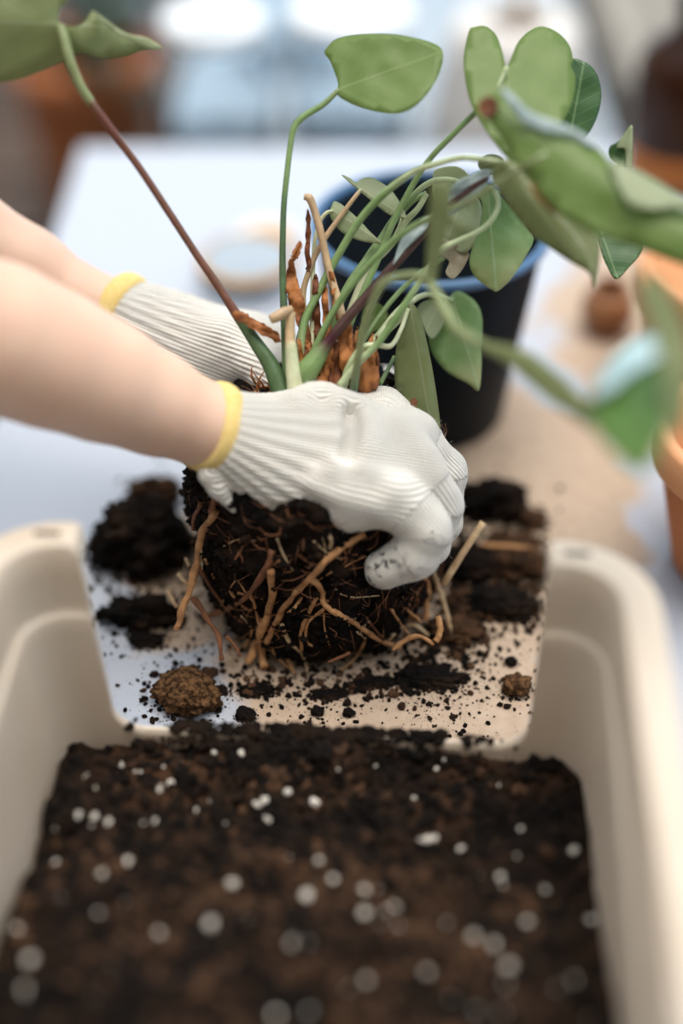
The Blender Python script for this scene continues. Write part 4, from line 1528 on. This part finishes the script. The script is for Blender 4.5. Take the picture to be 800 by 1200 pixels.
def build_person():
    global person
    nw = [(-150, 340, .79, 84), (0, 397, .835, 86), (60, 421, .853, 79), (120, 446, .872, 70), (180, 473, .891, 58), (240, 498, .908, 47), (300, 520, .922, 45)]
    fw = [(-190, 172, 0.99, 50), (-60, 258, 1.005, 54), (30, 318, 1.018, 50), (95, 358, 1.026, 43), (135, 369, 1.03, 38), (190, 393, 1.025, 36)]
    N = [(PX(t), M_PX(t[3], t[2])) for t in nw]
    Fr = [(PX(t), M_PX(t[3], t[2])) for t in fw]
    en, ef = N[0][0], Fr[0][0]
    shn = np.array((-0.52, -0.07, 0.56))
    shf = np.array((-0.53, 0.28, 0.56))
    hip = np.array((-0.56, 0.10, 0.08))
    chest = np.array((-0.54, 0.10, 0.44))
    skin = N, Fr
    s = 0.006
    lo = np.array((-0.80, -0.24, FLOOR - 0.02))
    hi = np.array((-0.02, 0.46, 1.02))
    X = grid(lo, hi, s)
    D = None

    def add(a, b, ra, rb, k=0.03):
        nonlocal D
        pad = max(ra, rb) + 0.06
        l = np.minimum(a, b) - pad
        h = np.maximum(a, b) + pad
        i0 = np.maximum(((l - lo) / s).astype(int), 0)
        i1 = np.minimum(((h - lo) / s).astype(int) + 2, X.shape[:3])
        sl = tuple(slice(p, q) for p, q in zip(i0, i1))
        if D is None:
            D = np.full(X.shape[:3], 1.0, np.float32)
        D[sl] = smin(D[sl], cone_d(X[sl], a, b, ra, rb), k)
    for ch in (N, Fr):
        for (a, ra), (b, rb) in zip(ch, ch[1:]):
            add(a, b, ra, rb, 0.01)
    add(en, shn, 0.045, 0.055)
    add(ef, shf, 0.042, 0.055)
    arms_only = None
    add(shn + (-.01, .06, .0), shf + (-.01, -.06, .0), 0.07, 0.07)
    for y in (-0.06, 0.06):
        add(chest + (0, y, 0.03), hip + (0, y * 1.1, 0), 0.105, 0.105)
        ft = np.array((-0.55, 0.10 + y * 1.4, FLOOR + 0.055))
        add(hip + (0, y * 1.3, 0), np.array((-0.55, 0.10 + y * 1.4, -0.32)), 0.095, 0.062)
        add(np.array((-0.55, 0.10 + y * 1.4, -0.32)), ft, 0.062, 0.040)
        add(ft + (-0.02, 0, -0.018), ft + (0.15, 0, -0.025), 0.036, 0.028)
    add(np.array((-0.53, .10, .58)), np.array((-0.49, .10, .72)), 0.058, 0.052)
    hd = np.array((-0.455, .10, .81))
    add(hd + (-0.03, 0, .03), hd + (0.0, 0, 0.0), 0.088, 0.082)
    add(hd + (0.03, 0, -.02), hd + (0.045, 0, -.065), 0.062, 0.040)
    add(hd + (0.085, 0, 0.0), hd + (0.10, 0, -.03), 0.012, 0.015, 0.015)
    for y in (-1, 1):
        add(hd + (-0.01, y * .085, .0), hd + (-0.015, y * .09, -.025), 0.014, 0.010, 0.012)
    V, F = surface_nets(D, lo, s)
    person = obj('person', V, F, 'skin', label='person with bare forearms in knit gloves, reaching in to hold the plant', cat='person')
    # clothes off to the side of the picture: shirt with short sleeves, trousers, hair
    Z = X[..., 2]
    big = D - 0.008

    def piece(mask_d, name, mat):
        v, f = surface_nets(np.maximum(big, mask_d), lo, s)
        obj(name, v, f, mat, person)
    sl_n = (X - (en + 0.35 * (shn - en)).astype(np.float32)) @ ((en - shn) / np.linalg.norm(en - shn)).astype(np.float32)
    body_x = X[..., 0] + 0.36
    piece(np.maximum(np.maximum(Z - 0.645, 0.05 - Z), body_x), 'shirt', 'shirt')
    piece(np.maximum(np.maximum(Z - 0.052, (FLOOR + 0.09) - Z), body_x), 'trousers', 'trousers')
    hm = np.maximum(0.80 - Z + 1.2 * (X[..., 0] + 0.50), 0.70 - Z)
    piece(hm, 'hair', 'hair')


build_person()
near_dirt = [((448, 655, .915), 0.022), ((440, 680, .92), 0.016)]
V, F, cols, info = glove_mesh(near_cuff, near_palm, near_fingers, near_ridges, 0.00135, dirt=near_dirt, ribamp=0.00065, carves=near_carves, flap=near_flap, clip=(352, 541, .960))
g1 = obj('glove', V, F, 'glove_knit', person, cols=cols, label='off-white knit work glove with ribbed cuff gripping the side of the root ball')
v, f = ring_band(info[0], info[1], info[2] - 0.0006, 0.0047)
obj('cuff_band', v, f, 'cuff_yellow', g1, label='yellow cuff hem')

nrm = np.array([q.normal[:] for q in g1.data.vertices])
parts = []
for k in RNG.integers(0, len(V), 900):
    p0 = V[k]
    t = RNG.normal(size=3) * 0.6 + nrm[k]
    t /= np.linalg.norm(t)
    L = RNG.uniform(0.0012, 0.0036)
    p1 = p0 + t * L * .5
    p2 = p0 + t * L + RNG.normal(size=3) * 0.0007
    parts.append(tube_vf(np.array([p0, p1, p2]), [0.00005, 0.00005, 0.00003], 3, cap=False))
v, f = join_vf(parts)
obj('fuzz', v, f, 'glove_knit', g1, kind='stuff')

far_cuff = [(140, 369, 1.03, 45), (190, 393, 1.025, 46), (232, 414, 1.02, 50)]
far_palm = [
    [(228, 412, 1.02, 48), (275, 415, 1.012, 46), (310, 420, 1.01, 40)],
    [(228, 415, 1.02, 44), (280, 440, 1.02, 44), (330, 450, 1.03, 40)],
]
far_fingers = [
    [(300, 398, 1.01, 28), (352, 425, 1.035, 22), (410, 447, 1.045, 20), (452, 447, 1.045, 18)],
    [(310, 425, 1.02, 26), (365, 452, 1.05, 22), (425, 470, 1.055, 20), (468, 470, 1.05, 18)],
    [(310, 445, 1.03, 26), (365, 478, 1.06, 22), (425, 495, 1.065, 20), (470, 495, 1.06, 18)],
    [(310, 465, 1.04, 26), (365, 505, 1.07, 20), (425, 520, 1.07, 18), (460, 520, 1.065, 16)],
    [(245, 395, 1.005, 26), (268, 398, .992, 24), (295, 425, .980, 20), (318, 456, .970, 17)],
]
V, F, cols, info = glove_mesh(far_cuff, far_palm, far_fingers, [], 0.0017, ribs=30, ribamp=0.0011, single=True)
g2 = obj('glove', V, F, 'glove_knit', person, cols=cols, label='off-white knit work glove with ribbed cuff behind the plant stalks')
v, f = ring_band(info[0], info[1], info[2] + 0.0002, 0.0045)
obj('cuff_band', v, f, 'cuff_yellow', g2, label='yellow cuff hem')

# ------------------------------------------------------------------ soil on the table
CLOD_N = [0]


HEAP = []


def clod(px, py, w, mat, label, hgt=0.5, asp=0.8, sub=5, rough=0.38, name='soil_clod', group=None, rot=0.0, bvh=None):
    """lump resting on the table; px,py is the middle of its foot, w its width in px"""
    c = on_z(px, py, 0.0)
    d = float(np.dot(c - CAM, FW))
    r = M_PX(w * 0.5, d)
    B, BF = ico(sub)
    CLOD_N[0] += 1
    off = CLOD_N[0] * 3.7
    V = []
    for q in B:
        k = 1 + rough * fbm(q + off, 1.6, 3) + rough * 0.7 * fbm(q + off, 4.5, 5)
        p = q * k
        x, y = p[0] * r, p[1] * r * asp
        V.append((c[0] + x * math.cos(rot) - y * math.sin(rot), c[1] + x * math.sin(rot) + y * math.cos(rot), max(0.0, p[2] * r * hgt + r * hgt * 0.75)))
    HEAP.append((c, r, asp, hgt, mat))
    return obj(name, V, BF, mat, label=label, cat='soil clod', group=group)


clod(168, 652, 108, 'soil_dark', 'largest black soil clod beside the root ball on the white table', hgt=.75, asp=.8)
clod(128, 622, 30, 'soil_dark', 'small black soil clod touching the left side of the largest clod', hgt=.6, sub=4)
clod(166, 726, 80, 'soil_dark', 'flat black soil clod between the largest clod and the coir lump', hgt=.42, asp=.55)
clod(182, 585, 60, 'soil_brown', 'brown soil clod behind the largest black clod', hgt=.5, asp=.7)
clod(172, 752, 38, 'soil_dark', 'small crumbly clod in front of the flat black clod', hgt=.3, asp=.6, sub=4)
clod(220, 822, 80, 'coir', 'oval lump of brown coir fibre lying at the tray lip', hgt=.52, asp=.72, name='coir_lump', rot=-.35, rough=.2)
clod(604, 808, 34, 'coir', 'small brown fibrous lump beside the right tray wall', hgt=.6, asp=.85, name='coir_lump', sub=4)
clod(598, 778, 15, 'soil_dark', 'pea-sized dark clod just behind the small fibrous lump', hgt=.7, sub=3)
clod(575, 597, 72, 'soil_dark', 'dark soil clod in front of the black pot', hgt=.6, asp=.8)
clod(608, 668, 62, 'soil_brown', 'reddish brown soil clod near the right tray wall', hgt=.5, asp=.75)
clod(548, 668, 70, 'soil_dark', 'dark soil clod at the right foot of the root ball', hgt=.45, asp=.7)
clod(585, 712, 80, 'soil_dark', 'low dark soil clod in front of the reddish brown clod', hgt=.28, asp=.55)
clod(622, 612, 34, 'soil_brown', 'small brown clod behind the right tray corner', hgt=.5, sub=4)
clod(502, 796, 66, 'soil_dark', 'thin dark soil patch in front of the root ball', hgt=.16, asp=.5, sub=5, rough=.5)
clod(440, 800, 50, 'soil_dark', 'thin broken soil patch between root ball and tray lip', hgt=.10, asp=.3, sub=4, rough=.5)
clod(385, 814, 40, 'soil_dark', 'thin flaky soil patch before the middle of the root ball', hgt=.10, asp=.45, sub=4, rough=.5)
clod(300, 810, 40, 'soil_dark', 'thin soil patch right of the coir lump', hgt=.12, asp=.5, sub=4, rough=.5)
clod(408, 838, 14, 'soil_dark', 'small round black crumb behind the middle of the tray lip', hgt=.8, sub=3)
clod(372, 836, 16, 'soil_dark', 'small flattened black crumb behind the tray lip', hgt=.6, sub=3)
clod(288, 840, 24, 'soil_dark', 'black crumb lying right beside the coir lump at the lip', hgt=.5, sub=3)
clod(246, 790, 20, 'soil_brown', 'small brown crumb between root ball and coir lump', hgt=.5, sub=3)
clod(560, 712, 70, 'soil_brown', 'flat brown soil patch beside the low dark clod', hgt=.18, asp=.6, rough=.55)
clod(598, 640, 60, 'soil_brown', 'flat brown soil patch between dark clod and reddish clod', hgt=.2, asp=.6, rough=.55)
clod(530, 745, 60, 'soil_brown', 'low brown soil patch at the rooty right foot of the root ball', hgt=.3, asp=.6, rough=.5)
# twigs lying by the root ball
tw = catmull([P(519, 685, .985), P(541, 650, .982), P(566, 612, .98)], 5)
v, f = tube_vf(tw, np.full(len(tw), .0024), 8, jitter=.15)
obj('twig', v, f, 'root_pale', label='straight pale twig leaning up beside the near glove', cat='twig')
a_, b_ = on_z(548, 640, 0.012), on_z(628, 645, 0.012)
tw = catmull([a_, (a_ + b_) / 2 + (0, 0, .002), b_], 5)
v, f = tube_vf(tw, np.full(len(tw), .0022), 8, jitter=.2)
obj('twig', v, f, 'root_tan', label='orange-brown twig lying across the clods right of the root ball', cat='twig')
# loose crumbs scattered on the table
pos, siz = [], []
while len(pos) < 7000:
    x, y = random.uniform(-0.16, 0.16), random.uniform(-0.085, 0.27)
    dn = 0.5 + 0.9 * noise.noise(Vector((x * 18, y * 18, 4.2)))
    rr = math.hypot((x + 0.0) / 0.14, (y - 0.05) / 0.16)
    if x < -0.07 and y < 0.0:
        dn *= 0.35
    if random.random() < dn * max(0.08, 1.15 - rr):
        s = 0.00025 + 0.0019 * random.random() ** 7
        if math.hypot(x - BC[0], y - BC[1]) < 0.05:
            continue
        pos.append((x, y, s * 0.4))
        siz.append(s)
for (c, r, asp, hgt, mat) in HEAP:
    for k in range(int(min(260, 26000 * r * asp + 20))):
        a = random.random() * 6.283
        q = r * (0.75 + 0.75 * random.random() ** 1.6)
        sz = (0.0003 + 0.0024 * random.random() ** 5) * min(1.4, r / .02)
        pos.append((c[0] + q * math.cos(a), c[1] + q * asp * math.sin(a), sz * .5))
        siz.append(sz)
for (px, py, wx, wy, n) in ((575, 690, 62, 44, 900), (560, 640, 60, 60, 600), (505, 770, 60, 24, 500), (165, 700, 60, 60, 500), (400, 806, 150, 18, 350), (330, 800, 90, 20, 160)):
    for k in range(n):
        q = on_z(random.gauss(px, wx * .6), random.gauss(py, wy * .6), 0)
        if q[1] < -0.085 or math.hypot(q[0] - BC[0], q[1] - BC[1]) < 0.055:
            continue
        sz = 0.0003 + 0.0028 * random.random() ** 5
        pos.append((q[0], q[1], sz * .5))
        siz.append(sz)
v, f = grains_vf(np.array(pos), np.array(siz))
obj('loose_soil', v, f, 'soil_dark', label='fine dark soil crumbs scattered over the table around the root ball', cat='soil', kind='stuff', smooth=False)
ls = bpy.data.objects['loose_soil']
pos, siz = [], []
for (px, py, wx, wy, n) in ((575, 690, 60, 45, 900), (530, 745, 40, 26, 450), (600, 640, 40, 40, 350), (400, 800, 160, 22, 500), (180, 640, 50, 70, 300)):
    for k in range(n):
        q = on_z(random.gauss(px, wx * .6), random.gauss(py, wy * .6), 0)
        if q[1] < -0.085 or math.hypot(q[0] - BC[0], q[1] - BC[1]) < 0.055:
            continue
        sz = 0.0003 + 0.0026 * random.random() ** 4
        pos.append((q[0], q[1], sz * .5))
        siz.append(sz)
v, f = grains_vf(np.array(pos), np.array(siz))
obj('brown_crumbs', v, f, 'soil_brown', ls, kind='stuff', smooth=False)
# soil spilled over the tray lip
pos, siz = [], []
for k in range(2600):
    x = random.gauss(0.0, 0.075)
    if abs(x) > 0.122:
        continue
    if x > 0.075 and random.random() < .85:
        continue
    if x < -0.095 and random.random() < .8:
        continue
    y = TR_L / 2 + random.uniform(-0.010, 0.018)
    s = 0.0006 + 0.0036 * random.random() ** 3
    q = tray_w(x, y, 0)
    dy = y - TR_L / 2
    z = LIP + 0.0015 * random.random() if dy < 0.006 else None
    if dy < -0.004:
        z = min(LIP, 0.040) - random.random() * 0.004
    if z is None:
        q = tray_w(x, y + 0.006, 0)
        z = s * 0.5 + 0.006 * random.random() * (1 if dy < .012 else .2)
    pos.append((q[0], q[1], z))
    siz.append(s)
v, f = grains_vf(np.array(pos), np.array(siz))
obj('spilled_soil', v, f, 'soil_dark', label='dark soil spilled along the low front lip of the tray', cat='soil', kind='stuff', smooth=False)

# ------------------------------------------------------------------ pots and background things


def lathe_obj(name, prof, at, mat, parent=None, seg=64, **k):
    v, f = lathe_vf(prof, seg, at, closed=name in ('rim', 'lid_edge', 'liquid_tint_band'))
    return obj(name, v, f, mat, parent, **k)


# black nursery pot
PC = (0.070, 0.315, 0.0)
pt = empty('nursery_pot', PC, 'empty black plastic nursery pot with a blue rim behind the plant', 'pot')
lathe_obj('pot_body', [(0.068, 0.0), (0.070, 0.004), (0.090, 0.168), (0.0885, 0.170), (0.0870, 0.168), (0.0675, 0.008), (0.02, 0.006)], PC, 'black_plastic', pt)
lathe_obj('rim', [(0.0890, 0.1690), (0.0940, 0.1692), (0.0955, 0.1705), (0.0960, 0.1735), (0.0952, 0.1760), (0.0930, 0.1770), (0.0900, 0.1768), (0.0885, 0.1745), (0.0882, 0.1695)], PC, 'rim_blue', pt, label='glossy blue rim')  # rim given an even blue base colour
lathe_obj('soil_fill', [(0.0675, 0.0085), (0.072, 0.03), (0.06, 0.034), (0.03, 0.038), (0.005, 0.037)], PC, 'soil_brown', pt)


def flower_pot(c, rt, rb, h, label, mat='terracotta', rim=0.03, name='terracotta_pot', inner='terracotta_light'):
    p = empty(name, c, label, 'pot')
    lathe_obj('pot_body', [(rb, 0.0), (rb + 0.002, 0.003), (rt - 0.008, h - rim), (rt - 0.008, h - rim + .002), (rt - 0.014, h - 0.004), (rb - 0.006, 0.010), (0.008, 0.009)], c, mat, p)
    lathe_obj('rim', [(rt - 0.009, h - rim), (rt - 0.001, h - rim + 0.001), (rt, h - rim + 0.004), (rt, h - 0.004), (rt - 0.003, h), (rt - 0.009, h), (rt - 0.012, h - 0.004), (rt - 0.013, h - rim)], c, inner, p)
    return p


flower_pot((0.302, 0.110, 0.0), 0.082, 0.050, 0.128, 'terracotta pot with pale orange rim beside the potting tray')
flower_pot((0.325, 0.345, 0.0), 0.078, 0.052, 0.120, 'terracotta pot standing behind the round brown jar', mat='terracotta_light')
# small round brown jar
c = on_z(712, 398)
c = (float(c[0]), float(c[1]) + 0.018, 0.0)
p = empty('clay_jar', c, 'small round brown clay jar between black pot and terracotta pots', 'jar')
lathe_obj('jar_body', [(0.012, 0.0), (0.018, 0.004), (0.0245, 0.016), (0.0250, 0.026), (0.021, 0.038), (0.014, 0.044), (0.012, 0.043), (0.018, 0.034), (0.010, 0.012)], c, 'clay_brown', p)
lathe_obj('rim', [(0.0128, 0.0430), (0.0155, 0.0440), (0.0162, 0.0470), (0.0150, 0.0490), (0.0125, 0.0480), (0.0118, 0.0440)], c, 'clay_brown', p)
# tin with golden lid, and small dish
c = on_z(290, 338)
c = (float(c[0]), float(c[1]) + .012, 0.0)
p = empty('round_tin', c, 'flat grey tin with a gold-edged lid on the table behind the gloves', 'tin')
lathe_obj('tin_body', [(0.0450, 0.0), (0.0460, 0.001), (0.0460, 0.020), (0.0440, 0.020), (0.0430, 0.003), (0.01, 0.002)], c, 'tin', p)
lathe_obj('lid', [(0.0465, 0.0195), (0.0470, 0.0200), (0.0470, 0.0260), (0.0455, 0.0275), (0.0400, 0.0278), (0.0200, 0.0272), (0.002, 0.0272)], c, 'white_top', p, label='pale lid')
lathe_obj('lid_edge', [(0.0472, 0.0205), (0.0478, 0.0215), (0.0478, 0.0262), (0.0458, 0.0285), (0.0420, 0.0286), (0.0420, 0.0276), (0.0455, 0.0274), (0.0471, 0.0255)], c, 'gold', p, label='golden lid edge')
c = on_z(313, 288)
c = (float(c[0]), float(c[1]), 0.0)
p = empty('small_dish', c, 'small white dish holding golden powder behind the tin', 'dish')
lathe_obj('dish_body', [(0.018, 0.0), (0.020, 0.002), (0.032, 0.012), (0.0325, 0.0135), (0.0310, 0.0132), (0.018, 0.0045), (0.004, 0.004)], c, 'ceramic', p)
lathe_obj('powder', [(0.0175, 0.0055), (0.0240, 0.0095), (0.0150, 0.0125), (0.002, 0.0132)], c, 'gold', p)


# glass jars on the side table
def glass_jar(c, r, h, rn, label, lid=None):
    p = empty('glass_jar', c, label, 'jar')
    t = 0.004
    prof = [(r - .01, 0.0), (r, 0.008), (r, h * .62), (r - .008, h * .76), (rn, h * .86), (rn, h - .016), (rn + .006, h - .012), (rn + .006, h - .003), (rn + .001, h),
            (rn - t, h - .003), (rn - t, h * .86), (r - .008 - t, h * .74), (r - t, h * .60), (r - t, 0.012), (r - .016, 0.007), (0.004, 0.007)]
    b = lathe_obj('jar_body', prof, c, 'glass', p)
    if lid == 'flat':
        lathe_obj('lid', [(rn + .008, h - .006), (rn + .011, h - .004), (rn + .011, h + .012), (rn + .008, h + .015), (rn * .5, h + .016), (0.003, h + .016), ], c, 'lid_white', p, label='white lid')
    elif lid == 'ring':
        lathe_obj('lid', [(rn + .007, h - .010), (rn + .009, h - .008), (rn + .009, h + .008), (rn + .006, h + .012), (rn - .014, h + .013), (rn - .020, h + .010), (rn - .022, h - .004), (rn * .3, h - .006), (0.003, h - .006)], c, 'lid_white', p, label='white lid with hollow top')
        lathe_obj('lid_inset', [(rn - .0225, h - .0055), (rn - .0225, h - .0035), (.003, h - .0035)], c, 'lid_inset', p, label='blue inset of the lid')
    return p


glass_jar((-0.158, 1.04, SBZ), 0.076, 0.165, 0.055, 'squat glass jar with hollow white lid at the corner of the side table', 'ring')
glass_jar((0.011, 1.06, SBZ), 0.078, 0.165, 0.064, 'glass jar with flat white lid between the other jar and the white vase', 'flat')
glass_jar((-0.07, 1.33, SBZ), 0.07, 0.15, 0.055, 'glass jar standing behind the two lidded jars', 'flat')
# white tapered vase with a stick
c = (0.218, 1.05, SBZ)
p = empty('tapered_vase', c, 'white tapered ceramic vase with a wooden stick in its mouth', 'vase')
lathe_obj('vase_body', [(0.108, 0.0), (0.112, 0.004), (0.103, 0.060), (0.090, 0.120), (0.082, 0.152), (0.076, 0.164), (0.064, 0.171), (0.050, 0.172), (0.041, 0.168), (0.039, 0.160), (0.055, 0.12), (0.09, 0.02), (0.02, 0.01)], c, 'ceramic', p)
st = catmull([np.array(c) + (0.01, 0.0, 0.012), np.array(c) + (0.006, 0.03, 0.20), np.array(c) + (0.0, 0.05, 0.30)], 4)
v, f = tube_vf(st, np.full(len(st), .006), 10)
obj('stick', v, f, 'stick_wood', label='wooden stick standing in the mouth of the white vase', cat='stick')


# amber bottles
def bottle(c, r, h, label, fill=0.3):
    p = empty('amber_bottle', c, label, 'bottle')
    lathe_obj('bottle_body', [(r - .004, 0.0), (r, 0.004), (r, h * .62), (r * .9, h * .70), (r * .42, h * .80), (r * .36, h * .84), (r * .36, h - .004), (r * .33, h), (r * .27, h - .002), (r * .28, h * .82), (r * .85, h * .68), (r - .004, h * .60), (r - .004, .008), (.003, .006)], c, 'amber', p)
    lathe_obj('liquid', [(r - .006, 0.009), (r - .0055, h * fill), (.003, h * fill)], c, 'amber_liquid', p)
    lathe_obj('liquid_tint_band', [(r - .001, h * .04), (r + .0004, h * .045), (r + .0004, h * .22), (r - .001, h * .225)], c, 'band_orange', p, label='orange-brown band standing in for liquid seen through the glass')  # added band: orange of the liquid behind the glass, put on the outside
    lathe_obj('cap', [(r * .40, h - .022), (r * .43, h - .020), (r * .43, h + .006), (r * .38, h + .010), (.003, h + .010)], c, 'black_plastic', p)
    return p


bottle((0.362, 0.735, 0.0), 0.056, 0.21, 'large amber glass bottle near the far edge of the work table', fill=.14)
bottle((0.405, 0.600, 0.0), 0.030, 0.10, 'small amber glass bottle in front of the large one', fill=.3)


# weathered crate behind the side table
cr = empty('wooden_crate', (0.72, 1.62, FLOOR), 'weathered grey slatted wooden crate on the floor behind the bottles', 'crate')
for k in range(5):
    z = FLOOR + 0.03 + k * 0.115
    for y in (1.30, 1.94):
        v, f = box_vf((0.42, y - .008, z), (1.02, y + .008, z + .095), bev=.002)
        obj('slat', v, f, 'crate_wood', cr, smooth=False)
    for x in (0.42, 1.02):
        v, f = box_vf((x - .008, 1.30, z), (x + .008, 1.94, z + .095), bev=.002)
        obj('slat', v, f, 'crate_wood', cr, smooth=False)
for k in range(6):
    v, f = box_vf((0.415 + k * .102, 1.295, FLOOR + .605), (0.51 + k * .102, 1.945, FLOOR + .622), bev=.002)
    obj('lid_board', v, f, 'crate_wood', cr, smooth=False)
for x in (0.438, 1.002):
    for y in (1.318, 1.922):
        v, f = box_vf((x - .01, y - .01, FLOOR), (x + .01, y + .01, FLOOR + .604))
        obj('corner_post', v, f, 'crate_wood', cr, smooth=False)

# ---- dark corner beyond the table: low wooden stand with potted plants
st_ = empty('plant_stand', (-0.75, 1.75, FLOOR), 'low dark wooden plant stand beyond the work table', 'stand')
for k in range(5):
    v, f = box_vf((-1.30, 1.25 + k * .22, -0.50), (-0.30, 1.45 + k * .22, -0.47), bev=.004)
    obj('plank', v, f, 'dark_wood', st_, smooth=False)
for (x, y) in ((-1.25, 1.3), (-.35, 1.3), (-1.25, 2.25), (-.35, 2.25)):
    v, f = box_vf((x - .03, y - .03, FLOOR), (x + .03, y + .03, -0.50), bev=.004)
    obj('leg', v, f, 'dark_wood', st_, smooth=False)


def bushy(c, rt, h, mat_pot, label, nleaf, spread, lh, lmat='foliage_dark', seed=1):
    rnd = random.Random(seed)
    p = empty('potted_plant', c, label, 'plant')
    lathe_obj('pot', [(rt * .7, 0.0), (rt * .72, 0.004), (rt * .95, h * .8), (rt, h * .82), (rt, h), (rt * .92, h), (rt * .88, h * .8), (rt * .85, h * .88), (.004, h * .88)], c, mat_pot, p, seg=32)
    for k in range(nleaf):
        a = rnd.random() * 6.283
        el = rnd.uniform(.2, 1.3)
        L = lh * rnd.uniform(.7, 1.2)
        b = np.array(c) + (0.3 * rt * math.cos(a), 0.3 * rt * math.sin(a), h * .88)
        tipv = np.array((math.cos(a) * math.cos(el), math.sin(a) * math.cos(el), math.sin(el)))
        side = np.array((-math.sin(a), math.cos(a), 0))
        w = L * .22 * spread
        V, F = [], []
        for i in range(7):
            t = i / 6
            ctr = b + tipv * L * t + np.array((0, 0, -1)) * (L * .35 * t * t)
            ww = w * math.sin(math.pi * min(1, .08 + t * .92)) ** .8
            for s_ in (-1, 0, 1):
                V.append(ctr + side * ww * s_ + np.array((0, 0, 1)) * (.18 * ww * abs(s_)))
        for i in range(6):
            for j in range(2):
                q = i * 3 + j
                F.append([q, q + 1, q + 4, q + 3])
        o = obj('leaf', V, F, lmat, p)
        md = o.modifiers.new('thickness', 'SOLIDIFY')
        md.thickness = 0.001
    return p


bushy((-0.43, 1.60, -0.47), 0.115, 0.27, 'terracotta', 'potted plant with dark leaves in a terracotta pot on the stand', 14, 0.8, 0.17, seed=3)
bushy((-0.78, 1.45, -0.47), 0.09, 0.14, 'pink_clay', 'potted plant with dark leaves in a pinkish clay pot on the stand', 22, 1.1, 0.15, seed=5)
bushy((-0.90, 2.05, -0.47), 0.12, 0.20, 'dark_wood', 'bushy dark plant in a dark brown pot at the back of the stand', 30, 1.0, 0.22, seed=8)
bushy((-0.45, 2.02, -0.47), 0.10, 0.22, 'bluegrey', 'dark leafy plant in a blue-grey pot at the back of the stand', 20, 1.0, 0.16, seed=11)
bushy((-1.14, 1.42, -0.47), 0.08, 0.13, 'ceramic', 'small dark plant in a white pot at the end of the stand', 14, 1.0, 0.14, seed=14)
